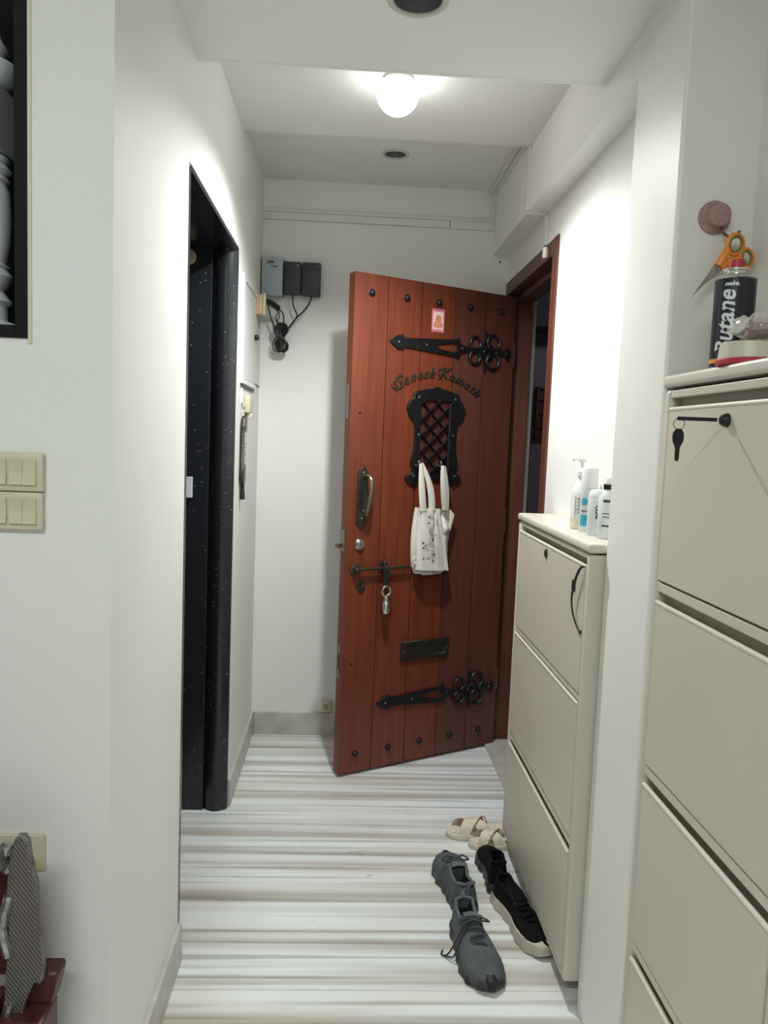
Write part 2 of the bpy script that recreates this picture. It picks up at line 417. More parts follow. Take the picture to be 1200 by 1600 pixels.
# ------------------------------------------------------------------ lights
t = thing('ceiling_bulb', 'lit round white bulb hanging from the raised ceiling panel', 'lamp', (LAMP[0], LAMP[1], 2.34))
bm = BM(); lathe(bm, [(.040, 0), (.044, -.006), (.052, -.014), (.0565, -.024), (.0570, -.0290)], (0, 0, 0), 'Z', 28); obj('lamp_holder', bm, 'white', t, smooth=True)
R_ = .060; zc = LAMP[2]-2.34
prof = [(R_*math.sin(a), zc+.006+R_*math.cos(a)) for a in [PI*k/24 for k in range(9, 24)]] + [(.001, zc+.006-R_)]
bm = BM(); lathe(bm, prof, (0, 0, 0), 'Z', 32); obj('glowing_globe', bm, 'bulb', t, smooth=True, ang=60)
# directional output of the LED inside the globe's lower half
ld = bpy.data.lights.new('bulb_light', 'SPOT'); ld.energy = LAMP_W*4; ld.spot_size = math.radians(155); ld.spot_blend = .6; ld.shadow_soft_size = .03
ld.color = (.975, 1, .975)
lo = bpy.data.objects.new('bulb_light', ld); COL.objects.link(lo); lo.parent = t; lo.location = (0, 0, zc-R_-.004)
def downlight(c, r, lab):
    t = thing('downlight', lab, 'lamp', c)
    bm = BM(); n = 28
    lathe(bm, [(r-.001, -.0005), (r+.001, -.004), (r+.010, -.004), (r+.013, -.0005)], (0, 0, 0), 'Z', n, cap=False)
    obj('trim_ring', bm, 'ring', t, smooth=True)
    bm = BM(); lathe(bm, [(r-.001, 0), (r-.004, .02), (r-.012, .045), (.016, .060)], (0, 0, 0), 'Z', n, cap=False)
    obj('reflector', bm, 'reflector', t, smooth=True)
    bm = BM(); lathe(bm, [(.0155, .060), (.024, .045), (.027, .032), (.020, .020), (.001, .016)], (0, 0, 0), 'Z', 20)
    obj('unlit_bulb', bm, 'boxgrey', t, smooth=True)
downlight(DL1, .050, 'unlit recessed downlight in the near lower ceiling, cut by the top of the frame')
downlight(DL2, .040, 'small unlit recessed downlight in the far ceiling above the door')
# unseen room lamp added behind the camera to light the near wall
t = thing('added_tube_light', 'long ceiling tube light added in the unseen room to light the near wall', 'lamp', (-.5, -.6, 2.6))
obj('housing', bx(-.62, .62, -.05, .05, -.04, 0, bev=.004), 'white', t)
bm = BM(); tube(bm, [(-.58, 0, -.06), (.58, 0, -.06)], .016, 16); obj('added_lit_tube', bm, 'tube', t, smooth=True)
al = bpy.data.lights.new('added_room_lamp', 'AREA'); al.shape = 'RECTANGLE'; al.size = 1.16; al.size_y = .1; al.energy = ROOM_W; al.color = (.93, 1, .98)
ao = bpy.data.objects.new('added_room_lamp', al); COL.objects.link(ao); ao.parent = t; ao.location = (0, 0, -.09)

# ------------------------------------------------------------------ trunking on walls
def trunking(name, lst, lab):
    t = thing(name, lab, 'cable cover', tuple(((a[0]+a[1])/2, (a[2]+a[3])/2, a[4]) for a in lst[:1])[0])
    for a in lst: obj('cover_strip', bx(*a, bev=.0012, seg=1), 'trunk', t, world=True)
    return t
trunking('cable_trunking', [(XL, .405, YB-.016, YB, 2.226, 2.255), (.408, XB-.001, YB-.016, YB, 2.224, 2.257), (XL, XB-.012, YB-.011, YB, 2.257, 2.272)],
         'white plastic cable trunking running along the top of the end wall')
trunking('cable_trunking', [(XB-.016, XB, YB-.016, YB, 2.258, 2.375), (XB-.014, XB, 2.79, YB-.017, 2.368, 2.388), (XB-.030, XB-.0155, 2.79, YB-.017, 2.376, 2.389)],
         'white trunking rising in the far corner and along the top of the beam')
trunking('cable_trunking', [(XB-.010, XB, 2.752, 2.775, 2.12, 2.338), (XB-.010, XW, 2.752, 2.775, 2.114, 2.1255), (XW-.011, XW, 2.748, 2.776, 2.013, 2.1138)],
         'white trunking wrapped round the beam down to the door frame')
t = thing('nail', 'tiny nail on the wall under the beam end', 'nail', (.63, YB, 2.10))
bm = BM(); lathe(bm, [(.004, 0), (.004, -.003), (.0015, -.0035), (.0015, -.010)], (0, 0, 0), 'Y', 10); obj('nail_head', bm, 'bronze', t)

# ------------------------------------------------------------------ entrance frame
fr = sempty('door_frame', (.66, 2.59, 0), label='teak frame of the entrance doorway')
FX0, FX1 = .661, .775
obj('near_jamb', bx(FX0, FX1, 2.586, 2.646, 0, 2.012, bev=.003), 'teakdark', fr, world=True)
obj('far_jamb', bx(FX0+.002, FX1, 3.378, YB-.001, 0, 1.955, bev=.003), 'teakdark', fr, world=True)
obj('door_head', bx(FX0+.001, FX1, 2.6465, YB-.001, 1.956, 2.011, bev=.003), 'teakhead', fr, world=True)
obj('head_rebate', bx(.705, FX1-.001, 2.6465, 3.378, 1.925, 1.9555, bev=.002), 'teakhead', fr, world=True)
obj('threshold', bx(FX0-.008, FX1+.02, 2.647, 3.377, 0, .012, bev=.003), 'skirt', fr, world=True)
obj('highlight_strip', bx(FX1+.0002, FX1+.006, 3.373, 3.376, 1.76, 1.92), 'steel', fr, world=True)  # thin pale strip standing in for the highlight on the jamb's edge
bm = BM(); lathe(bm, [(.008, 0), (.0105, .004), (.0105, .030), (.007, .036)], (FX0-.010, 2.70, 1.958), 'Z', 14)
box(bm, FX0-.008, FX0+.002, 2.696, 2.704, 1.968, 1.986)
obj('roller_catch', bm, 'cream', fr, world=True, smooth=True)
bm = BM(); lathe(bm, [(.012, .012), (.012, .020), (.006, .022), (.006, .034), (.009, .038), (.004, .044)], (.672, 3.345, 0), 'Z', 14)
obj('pivot_socket', bm, 'chrome', fr, world=True, smooth=True)

# lobby beyond; its unseen lamp is added to brighten the dark wall
t = thing('added_lobby_lamp', 'unseen dim lamp added to brighten the lobby outside the doorway', 'lamp', (1.9, 4.0, 2.5))
bm = BM(); lathe(bm, [(.09, 0), (.09, -.02), (.07, -.05), (.03, -.07), (.002, -.072)], (0, 0, 0), 'Z', 24); obj('added_lamp_shade', bm, 'white', t, smooth=True)
pl = bpy.data.lights.new('lobby_fill_light', 'POINT'); pl.energy = 6; pl.shadow_soft_size = .06; pl.color = (.92, .90, 1)
po = bpy.data.objects.new('lobby_fill_light', pl); COL.objects.link(po); po.parent = t; po.location = (0, 0, -.15)
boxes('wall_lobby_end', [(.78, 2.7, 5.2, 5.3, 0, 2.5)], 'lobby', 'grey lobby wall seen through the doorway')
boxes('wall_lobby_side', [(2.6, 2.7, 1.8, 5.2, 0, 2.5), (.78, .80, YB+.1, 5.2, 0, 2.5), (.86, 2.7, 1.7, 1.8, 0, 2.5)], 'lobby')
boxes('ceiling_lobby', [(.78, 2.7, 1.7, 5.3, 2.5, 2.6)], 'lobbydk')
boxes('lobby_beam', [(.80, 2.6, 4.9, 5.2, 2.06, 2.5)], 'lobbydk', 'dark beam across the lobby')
w2 = sempty('window_2', (1.243, 5.2, 1.36), label='small wooden lattice window in the lobby wall')
for i in range(4): obj('window_stile', bx(1.243+i*.10, 1.257+i*.10, 5.165, 5.2, 1.355, 1.71), 'teakdark', w2, world=True)
for z in (1.355, 1.44, 1.53, 1.62, 1.695): obj('window_rail', bx(1.243, 1.557, 5.172, 5.198, z, z+.015), 'teakdark', w2, world=True)
obj('window_board', bx(1.25, 1.55, 5.19, 5.1995, 1.36, 1.70), 'redwood', w2, world=True)

# ------------------------------------------------------------------ the door leaf
DH = 1.940
door = sempty('door_1', (.012, 2.969, 0), math.radians(28.2), 'open plank door of reddish teak with black iron fittings')
DW = .772
obj('door_core', bx(.001, DW, .0122, .046, .012, DH, bev=.002), 'teak', door)
obj('groove_backing', bx(.002, DW-.001, .0115, .0121, .013, DH-.001), 'black', door)
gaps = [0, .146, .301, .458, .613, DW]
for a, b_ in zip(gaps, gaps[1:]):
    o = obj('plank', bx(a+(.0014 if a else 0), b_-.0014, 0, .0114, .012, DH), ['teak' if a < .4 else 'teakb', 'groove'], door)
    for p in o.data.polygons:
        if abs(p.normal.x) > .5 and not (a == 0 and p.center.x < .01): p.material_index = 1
def stud(s, z, r=.0125):
    bm = BM(); lathe(bm, [(r+.002, 0), (r+.002, -.002), (r, -.003), (r*.92, -.008), (r*.6, -.0125), (.001, -.014)], (s, 0, z), 'Y', 18)
    return obj('stud', bm, 'iron', door, smooth=True, ang=50)
for s in (.073, .229, .379, .534, .690): stud(s, 1.870)
for s in (.072, .225, .377, .531, .683): stud(s, .086, .0115)
def screw(par, s, z, y, r=.005):
    bm = BM(); lathe(bm, [(r, 0), (r*.9, -.0025), (r*.3, -.004)], (s, y, z), 'Y', 12); o = obj('bolt', bm, 'bolt', par, smooth=True); return o
def ringpts(cx, cz, r, y, n=20, a0=0, a1=2*PI, ez=1.):
    return [(cx+r*math.cos(a0+(a1-a0)*k/n), y, cz+ez*r*math.sin(a0+(a1-a0)*k/n)) for k in range(n+(0 if abs(a1-a0-2*PI) < 1e-6 else 1))]
def strap(s0, z0):
    half = [(0, 0), (.014, .010), (.034, .024), (.044, .0275), (.048, .022), (.054, .029), (.060, .028), (.064, .017), (.10, .0185), (.16, .023), (.24, .029), (.315, .034), (.324, .043), (.328, .030), (.334, .018), (.352, .013), (.372, .0105), (.56, .0085),
            (.566, .014), (.574, .026), (.580, .028), (.584, .016), (.590, .012)]
    out = half + [(x, -z) for x, z in half[::-1] if z > 0]
    slot = [(.200, 0), (.24, .011), (.28, .017), (.305, .019), (.316, .010), (.318, 0), (.316, -.010), (.305, -.019), (.28, -.017), (.24, -.011)]
    bm = plate_bm(out, [slot], .006, to=lambda x, y, z: (s0+x, -.0045+z*.9, z0+y), bev=.001)
    p = obj('strap_hinge', bm, 'iron', door)
    bm = BM()
    for sg in (1, -1):
        tube(bm, ringpts(s0+.405, z0+sg*.029, .026, -.006, 18), .0078, 6, closed=True, flat=.8)
        tube(bm, smoothpath([(s0+.455, -.006, z0+sg*.010), (s0+.470, -.006, z0+sg*.026), (s0+.488, -.006, z0+sg*.024), (s0+.484, -.006, z0+sg*.014)], 4), .0075, 6)
        tube(bm, smoothpath([(s0+.440, -.006, z0+sg*.008), (s0+.452, -.006, z0+sg*.034), (s0+.460, -.006, z0+sg*.062), (s0+.456, -.006, z0+sg*.080)], 4), .0055, 6)
        tube(bm, ringpts(s0+.497, z0+sg*.038, .032, -.006, 20), .0082, 6, closed=True, flat=.8)
        lathe(bm, [(.012, 0), (.011, -.010), (.004, -.014)], (s0+.476, -.002, z0+sg*.022), 'Y', 12)
        lathe(bm, [(.008, 0), (.007, -.009), (.003, -.011)], (s0+.345, -.002, z0+sg*.004), 'Y', 10)
    obj('scrollwork', bm, 'iron', p, smooth=True, ang=60)
    for u in (.040, .168, .452, .515, .565):
        screw(p, s0+u, z0, -.008)
    bm = BM(); lathe(bm, [(.007, 0), (.007, -.008), (.003, -.011)], (s0+.333, -.004, z0), 'Y', 12); obj('rivet', bm, 'iron', p, smooth=True)
strap(.157, 1.701); strap(.160, .276)

# lettering over the grille, letter by letter on an arc
word = 'Ganesh Kamath'; adv = dict(G=.044, a=.029, n=.030, e=.026, s=.024, h=.030, K=.042, m=.043, t=.021)
adv[' '] = .014
adv = {k: v*1.08 for k, v in adv.items()}
tot = sum(adv[c] for c in word); R0 = .318; cs, cz = .386, 1.262
arc = -tot/2
for ch in word:
    a = (arc+adv[ch]/2)/R0; arc += adv[ch]
    if ch == ' ': continue
    sz = .064 if ch in 'GK' else .052
    def to(x, y, z, a=a):
        X = x*math.cos(a)+y*math.sin(a); Y = -x*math.sin(a)+y*math.cos(a)
        return (cs+R0*math.sin(a)+X, -.004-z, cz+R0*math.cos(a)+Y)
    bm = text_bm(ch, sz, .006, shear=.45, offset=.0007, to=to)
    if ch in 'GK':
        x0 = -.018
        pts = smoothpath([to(x0+.012, .036, 0), to(x0-.004, .030, 0), to(x0-.006, .014, 0), to(x0+.004, .004, 0), to(x0-.002, -.006, 0)], 4)
        tube(bm, pts, .0022, 6)
    obj('letter', bm, 'letter', door)

# grille (speakeasy)
g0, gz = .385, 1.345
half = [(0, .196), (.020, .188), (.06, .182), (.098, .172), (.110, .162), (.108, .146), (.124, .138), (.134, .122), (.138, .104), (.130, .094), (.128, .080), (.116, .066), (.104, .058),
        (.098, .03), (.096, -.02), (.100, -.06), (.110, -.095), (.112, -.115), (.102, -.134), (.104, -.150), (.126, -.156), (.134, -.168), (.122, -.182), (.108, -.184), (.100, -.196), (.086, -.190), (.080, -.176), (.05, -.170), (0, -.170)]
outl = half + [(-x, z) for x, z in half[::-1] if x > 0]
IN = (-.078, .076, -.150, .144)
hole = [(IN[0], IN[2]), (IN[1], IN[2]), (IN[1], IN[3]), (IN[0], IN[3])]
bm = plate_bm(outl, [hole], .010, to=lambda x, y, z: (g0+x, -.007+z*.9, gz+y), bev=.0015)
gr = obj('grille', bm, 'iron', door)
for i in range(-7, 8):       # diagonal bars, each its own piece, clipped to the window
    for sg in (1, -1):
        sl = .90; c_ = i*.064+.004
        ts = []
        for X_ in (IN[0], IN[1]):
            y_ = sg*sl*X_+c_
            if IN[2] <= y_ <= IN[3]: ts.append((X_, y_))
        for Y_ in (IN[2], IN[3]):
            x_ = sg*(Y_-c_)/sl
            if IN[0] < x_ < IN[1]: ts.append((x_, Y_))
        if len(ts) < 2: continue
        (xa, ya), (xb, yb) = ts[:2]
        if math.hypot(xa-xb, ya-yb) < .02: continue
        yy = -.0105 if sg > 0 else -.0095
        bm = BM(); tube(bm, [(g0+xa, yy, gz+ya), (g0+xb, yy, gz+yb)], .0085, 4, flat=.34, up=Vector((0, 1, 0)))
        obj('lattice_bar', bm, 'iron', gr)
obj('peep_door', bx(g0+IN[0]-.004, g0+IN[1]+.004, -.0016, -.0002, gz+IN[2]-.004, gz+IN[3]+.004), 'redwood', gr)
bm = BM(); tube(bm, [(g0+.062, -.016, gz-.14), (g0+.062, -.016, gz+.135)], .0065, 10); obj('hinge_rod', bm, 'iron', gr, smooth=True)
for sg, z in ((-1, .152), (1, .152), (-1, 0.005), (1, .005), (-1, -.158), (1, -.158)):
    screw(gr, g0+sg*(.088 if z > .1 else .083 if z > 0 else .100), gz+z, -.012, .0055)
for sg in (-1, 1):
    bm = BM(); x_ = g0+(-.094 if sg < 0 else .012)
    tube(bm, smoothpath([(x_, -.010, gz-.112), (x_, -.030, gz-.118), (x_, -.040, gz-.108), (x_, -.036, gz-.098)], 4), .0035, 8); obj('bag_hook', bm, 'bolt', gr, smooth=True)

# sticker
st = obj('sticker', bx(.348, .408, -.0009, -.0001, 1.756, 1.846), 'pink', door)
obj('sticker_field', bx(.353, .403, -.0013, -.0009, 1.766, 1.835), 'pale', st)
bm = plate_bm([(x*.022+.378, z*.028+1.795) for x, z in [(-.9, -.8), (.9, -.8), (1, -.3), (.6, .1), (.75, .5), (.35, 1), (-.3, 1), (-.6, .5), (-.55, .1), (-1, -.2)]], (), .0004, to=lambda x, y, z: (x, -.0016+z, y))
obj('sticker_figure', bm, 'peach', st)
# pull handle
z0, z1 = .985, 1.223; hs = .062
out = [(0, z1-1.104), (.012, .108), (.020, .095), (.021, -.095), (.014, -.108), (0, z0-1.104), (-.014, -.108), (-.021, -.095), (-.020, .095), (-.012, .108)]
bm = plate_bm(out, (), .005, to=lambda x, y, z: (hs+x, -.004+z, 1.104+y), bev=.0015)
hp = obj('pull_handle', bm, 'bronze', door)
bm = BM(); pts = smoothpath([(hs+.004, -.006, 1.182), (hs+.008, -.034, 1.186), (hs+.012, -.052, 1.168), (hs+.010, -.056, 1.12), (hs+.006, -.048, 1.07), (hs+.004, -.034, 1.040), (hs+.004, -.006, 1.034)], 5)
n_ = len(pts); tube(bm, pts, .007, 10, radii=[.0055+.003*math.sin(PI*i/(n_-1)) for i in range(n_)], flat=1.2); obj('grip', bm, 'bronzel', hp, smooth=True)
for dz in (1.196, 1.022, 1.050): screw(hp, hs+(.006 if dz == 1.05 else 0), dz, -.0075, .006)
# cylinder lock
bm = BM(); lathe(bm, [(.022, 0), (.021, -.006), (.017, -.010), (.0125, -.010), (.0115, -.0135), (.001, -.0135)], (.058, 0, .921), 'Y', 28); lk = obj('cylinder_lock', bm, 'chrome', door, smooth=True, ang=30)
obj('key_slot', bx(.0568, .0592, -.0142, -.0133, .914, .928), 'black', lk)
# slide bolt
bm = BM(); tube(bm, [(.030, -.020, .826), (.278, -.020, .826)], .0062, 12); sb = obj('slide_bolt', bm, 'bronze', door, smooth=True)
bm = BM(); lathe(bm, [(.010, 0), (.021, -.002), (.021, -.006), (.012, -.010), (.010, -.030), (.004, -.034)], (.040, 0, .826), 'Y', 18)
obj('end_rosette', bm, 'bronze', sb, smooth=True)
bm = BM(); lathe(bm, [(.0078, .046), (.0085, .060), (.0078, .068)], (0, -.020, .826), 'X', 12); box(bm, .052, .060, -.014, 0, .815, .837); obj('bolt_guide', bm, 'bronze', sb)
bm = BM(); box(bm, .150, .186, -.006, 0, .812, .850, bev=.002); tube(bm, [(.158, -.020, .826), (.180, -.020, .826)], .012, 14)
lathe(bm, [(.006, 0), (.006, .012), (.002, .016)], (.168, -.016, .838), 'Z', 10); obj('keeper', bm, 'bronze', sb)
bm = BM(); prism(bm, [(.152, .824), (.182, .824), (.178, .772), (.176, .744), (.158, .744), (.154, .772)], -.036, -.030, .001); obj('hasp', bm, 'bronze', sb)
# keyhole escutcheon, peg holes
bm = BM(); out = circ(.073, .756, .016, 16); bm = plate_bm([(x, (z-.756)*1.5+.756) for x, z in out], (), .003, to=lambda x, y, z: (x, -.002+z, y), bev=.0006)
es = obj('escutcheon', bm, 'bronze', door)
bm = BM(); lathe(bm, [(.006, 0), (.005, -.006), (.001, -.007)], (.078, -.003, .758), 'Y', 12); obj('escutcheon_flap', bm, 'bronzel', es, smooth=True)
for z in (1.422, .451):
    bm = BM(); lathe(bm, [(.0045, 0), (.0045, -.0008), (.001, -.0009)], (.040, 0, z), 'Y', 12); obj('peg_hole', bm, 'black', door)
# mail slot
bm = plate_bm([(.266, .438), (.497, .436), (.499, .514), (.264, .516)], [[(.286, .452), (.478, .452), (.478, .500), (.286, .500)]], .007, to=lambda x, y, z: (x, -.0045+z, y), bev=.001)
ms = obj('mail_slot', bm, 'bronze', door)
obj('mail_flap', bx(.2865, .4775, -.006, -.001, .4525, .4995, bev=.0015), 'bronze', ms)
for s in (.274, .488): screw(ms, s, .476, -.008, .004)
# edge hardware (on the free edge, local x=0)
ep = obj('edge_plate', bx(-.0015, .0008, .016, .034, 1.40, 1.53, bev=.0003, seg=1), 'steel', door)
ep = obj('edge_plate', bx(-.0015, .0008, .016, .034, .395, .525, bev=.0003, seg=1), 'steel', door)
obj('edge_slot', bx(-.0022, -.0014, .021, .029, .430, .490), 'black', ep)
lb = obj('latch_body', bx(-.003, .0008, .010, .044, .895, .975, bev=.001), 'steel', door)
obj('latch_bolt', bx(-.022, -.003, .030, .050, .905, .922, bev=.003), 'bronzel', lb)
# butt hinges
for z in (.30, 1.00, 1.70):
    bm = BM(); tube(bm, [(DW+.004, .006, z-.05), (DW+.004, .006, z+.05)], .0045, 10); obj('butt_hinge', bm, 'steel', door, smooth=True)

# padlock hanging from hasp
Md = door.matrix_basis
def dw(x, y, z): return tuple(Md @ Vector((x, y, z)))
t = thing('padlock', 'small silver padlock hanging from the slide bolt hasp on the door', 'padlock', dw(.166, -.033, .70), math.radians(28.2))
bm = BM(); tube(bm, ringpts(0, .038, .0185, -.004, 26), .0048, 10, closed=True); obj('shackle', bm, 'chrome', t, smooth=True)
bm = BM(); lathe(bm, [(.010, .020), (.0115, .016), (.0115, .001), (.010, -.002)], (0, -.004, 0), 'Z', 18); obj('lock_collar', bm, 'chrome', t, smooth=True)
bm = BM(); lathe(bm, [(.012, -.0025), (.0155, -.008), (.0165, -.020), (.0155, -.042), (.011, -.050), (.004, -.051)], (0, -.004, 0), 'Z', 20); obj('lock_body', bm, 'chrome', t, smooth=True)

# ------------------------------------------------------------------ tote bag
t = thing('tote_bag', 'off-white canvas tote bag hanging by its handles from the door grille', 'bag', dw(.378, -.02, .79), math.radians(28.2))
def bagpt(u, v):
    """u 0..1 across, v 0 bottom..1 top -> (x, z)"""
    L = -.086 + .010*math.sin(PI*v*1.0) * -1 + (.010 if v < .12 else 0)*(1-v/.12)
    Rr = .074 + .008*math.sin(PI*v*.9) + .010*v - (.012*(1-v/.1) if v < .1 else 0)
    z = .002 + v*(.272 - .012*u) + .012*(1-v)*(1-min(1, v*4))*(0 if 0 else 1)*(.4 if u < .2 else 0)
    return L+(Rr-L)*u, z
def sheet(nu, nv, fn, th=.003):
    bm = BM(); A = []; B = []
    for j in range(nv+1):
        ra = []; rb = []
        for i in range(nu+1):
            x, y, z = fn(i/nu, j/nv); ra.append(bm.verts.new((x, y, z))); rb.append(bm.verts.new((x, y+th, z)))
        A.append(ra); B.append(rb)
    for j in range(nv):
        for i in range(nu):
            bm.faces.new((A[j][i], A[j][i+1], A[j+1][i+1], A[j+1][i])); bm.faces.new((B[j][i], B[j+1][i], B[j+1][i+1], B[j][i+1]))
    for j in range(nv):
        bm.faces.new((A[j][0], A[j+1][0], B[j+1][0], B[j][0])); bm.faces.new((A[j][nu], B[j][nu], B[j+1][nu], A[j+1][nu]))
    for i in range(nu):
        bm.faces.new((A[0][i], B[0][i], B[0][i+1], A[0][i+1])); bm.faces.new((A[nv][i], A[nv][i+1], B[nv][i+1], B[nv][i]))
    return bm
def bodyf(u, v):
    x, z = bagpt(u, v)
    e = min(u, 1-u); puff = .030*min(1, e*5)**.6*(.55+.45*math.sin(PI*min(1, v*1.05+.05)))
    y = -.002 - puff
    y += .004*math.sin(u*19+v*4)*(.3+.7*v) + .003*math.sin(v*23+u*9)*u
    if u > .48:   # slump of the free side
        y += .006*math.sin((v-.2)*14+u*5)
        y += .014*math.exp(-((v-.62)/.05)**2)*(u-.45)*1.5
        y += .010*math.exp(-((u-.72-.15*(v-.8))/.05)**2)*(1 if v > .65 else .3)
    return x, y, z
obj('bag_body', sheet(44, 60, bodyf), 'canvas', t, smooth=True, ang=70)
def flapf(u, v):       # folded-over front half with the print
    xl = -.088 + .001*math.sin(v*9); fold = .004 + .062*(1-v)**1.1
    x = xl + (fold-xl)*u
    z = .018 + v*.252 + .010*(1-u)*(1-v)
    y = -.036 - .012*math.sin(PI*min(1, u*1.02))**.7 - .003*math.sin(u*12+v*7) + (.010*max(0, .10-u)*8) + .004*math.exp(-((u-.50-.25*v)/.06)**2)*3*v
    if u > .93: y -= .004
    return x, y, z
obj('folded_flap', sheet(36, 60, flapf, .004), 'canvas', t, smooth=True, ang=70)
# right edge gusset corner
bm = BM(); prism(bm, [(.078, .262), (.098, .244), (.090, .215), (.082, .180), (.074, .18)], -.018, -.012, .001); obj('top_corner', bm, 'canvas', t)
bm = BM(); tube(bm, smoothpath([(-.090, -.03, .078), (-.100, -.028, .070), (-.098, -.026, .056), (-.086, -.03, .052)], 4), .006, 8, flat=.6); obj('corner_tab', bm, 'canvas', t, smooth=True)
# hems
bm = BM(); tube(bm, [flapf(.985, v/12) for v in range(13)], .0028, 6); obj('fold_seam', bm, 'canvas', t, smooth=True)
hkL = (-.066+.007, -.036, .447); hkR = (.022+.007, -.038, .442)
def strapb(p0, p1, w, bulge, y0, ym, y1):
    def f(u, v):
        cx = p0[0]+(p1[0]-p0[0])*v+bulge*math.sin(PI*v); cz = p0[1]+(p1[1]-p0[1])*v
        ww = w*(1-.55*v**3)
        return cx+(u-.5)*ww, y0+(y1-y0)*v+ym*math.sin(PI*v)-.003*math.sin(PI*u), cz
    return sheet(5, 20, f, .003)
obj('bag_handle', strapb((-.074, .262), (-.090, .447), .030, -.004, -.046, -.004, -.040), 'canvas', t, smooth=True, ang=70)
obj('bag_handle', strapb((-.032, .266), (-.084, .450), .030, .012, -.044, -.004, -.037), 'canvas', t, smooth=True, ang=70)
obj('bag_handle', strapb((.048, .262), (.014, .442), .032, -.006, -.024, -.006, -.040), 'canvas', t, smooth=True, ang=70)
obj('bag_handle', strapb((.056, .262), (.026, .440), .026, .002, -.018, -.004, -.034), 'canvas', t, smooth=True, ang=70)
# print: little sketch in black lines on the folded flap
bm = BM(); rnd = random.Random(3)
def onflap(x, z):
    v = min(1, max(0, (z-.02)/.252)); fold = .004+.062*(1-v)**1.1; u = (x+.088)/(fold+.088)
    q = flapf(min(.93, max(.02, u)), v); return Vector((x, q[1]-.0004, z))
def stroke(pts, r=.0006):
    P = [onflap(*p) for p in pts]; tube(bm, P, r, 4)
for k in range(26):
    zc_ = .075+k*.0068; xc = -.026-.0*k + .018*math.sin(k*.7) - (.012 if k < 14 else -.004); 
    s = rnd.uniform(.003, .007)
    if k % 3 == 0: stroke([(xc-s, zc_-s), (xc+s, zc_-s), (xc+s, zc_+s), (xc-s, zc_+s), (xc-s, zc_-s)])
    elif k % 3 == 1: stroke([(xc-s, zc_), (xc, zc_+s), (xc+s, zc_-s*.4), (xc+s*1.6, zc_+s*.6)])
    else: stroke([(xc-s*1.3, zc_-s), (xc-s*.2, zc_+s*1.2), (xc+s, zc_-s)], .0009)
for k in range(34):
    xx = rnd.uniform(-.060, .0) ; zz = rnd.uniform(.07, .165)
    stroke([(xx, zz), (xx+rnd.uniform(-.006, .006), zz+rnd.uniform(-.006, .008))], rnd.uniform(.0005, .0011))
for (xx, zz) in ((-.062, .072), (-.020, .062), (-.012, .088), (-.064, .115), (-.066, .135), (-.045, .238), (-.045, .215), (-.022, .150)):
    for a in range(4): stroke([(xx-.005*math.cos(a*PI/4), zz-.005*math.sin(a*PI/4)), (xx+.005*math.cos(a*PI/4), zz+.005*math.sin(a*PI/4))], .0009)
obj('printed_sketch', bm, 'ink', t)

# ------------------------------------------------------------------ shoe cabinets
def cabinet(name, lab, x0, xw, y0, y1, top, fronts, zbot, slots, lock, keyed):
    t = thing(name, lab, 'cabinet', (x0, (y0+y1)/2, zbot))
    xi = x0+.022
    obj('cabinet_body', bx(xi, xw, y0+.012, y1-.012, zbot+.012, top-.026), 'cabin', t, world=True)
    rail = .024
    for a, b_ in ((y0, y0+rail), (y1-rail, y1)):
        obj('side_panel', bx(x0, xw-.001, a, b_, zbot, top-.026, bev=.008, seg=3), 'cab', t, world=True, smooth=True)
    obj('bottom_panel', bx(x0+.002, xw-.002, y0+rail+.0005, y1-rail-.0005, zbot, zbot+.014, bev=.003), 'cab', t, world=True)
    obj('top_panel', bx(x0-.004, xw-.001, y0-.002, y1+.004, top-.022, top, bev=.007, seg=3), 'cablit', t, world=True, smooth=True)
    for (za, zb) in slots:   # strips under/over recesses
        obj('cross_rail', bx(x0+.002, xi+.002, y0+rail+.0005, y1-rail-.0005, za, zb, bev=.0018), 'cab', t, world=True)
    for i, (za, zb) in enumerate(fronts):
        bm = bx(x0, x0+.012, y0+rail+.0015, y1-rail-.0015, za, zb-.004, bev=.002)
        d = obj('drawer_front', bm, 'cab', t, world=True)
        bm = BM(); tube(bm, [(x0+.003, y0+rail+.0018, zb-.003), (x0+.003, y1-rail-.0018, zb-.003)], .0045, 10)
        obj('rolled_lip', bm, 'cablit', d, world=False, smooth=True); bpy.data.objects[-1] if False else None
        LIPS.append((d, t))
    return t
LIPS = []
def lipfix():
    for d, t in LIPS:
        for c in d.children:
            if not c.get('fx'):
                c.data.transform(t.matrix_basis.inverted()); c['fx'] = 1
    for d, t in LIPS:
        for c in d.children:
            if 'fx' in c: del c['fx']
XC0 = .556
cab_far = cabinet('shoe_cabinet', 'beige three-drawer metal shoe cabinet with bottles on top, nearer the door', XC0, XW, 1.727, 2.460, 1.112,
        [(.758, 1.059), (.412, .735), (.082, .372)], .062, [(1.075, 1.087), (.740, .754), (.390, .408)], None, False)
fr_far = [c for c in cab_far.children if c.name.startswith('drawer_front')]
cab_near = cabinet('shoe_cabinet', 'taller beige metal shoe cabinet with a key in its top drawer', .592, XN, .950, 1.458, 1.466,
        [(1.086, 1.406), (.730, 1.046), (.374, .690), (.082, .334)], .062, [(1.424, 1.438), (1.064, 1.082), (.708, .726), (.352, .370)], None, True)
lipfix()
fr_near = [c for c in cab_near.children if c.name.startswith('drawer_front')]
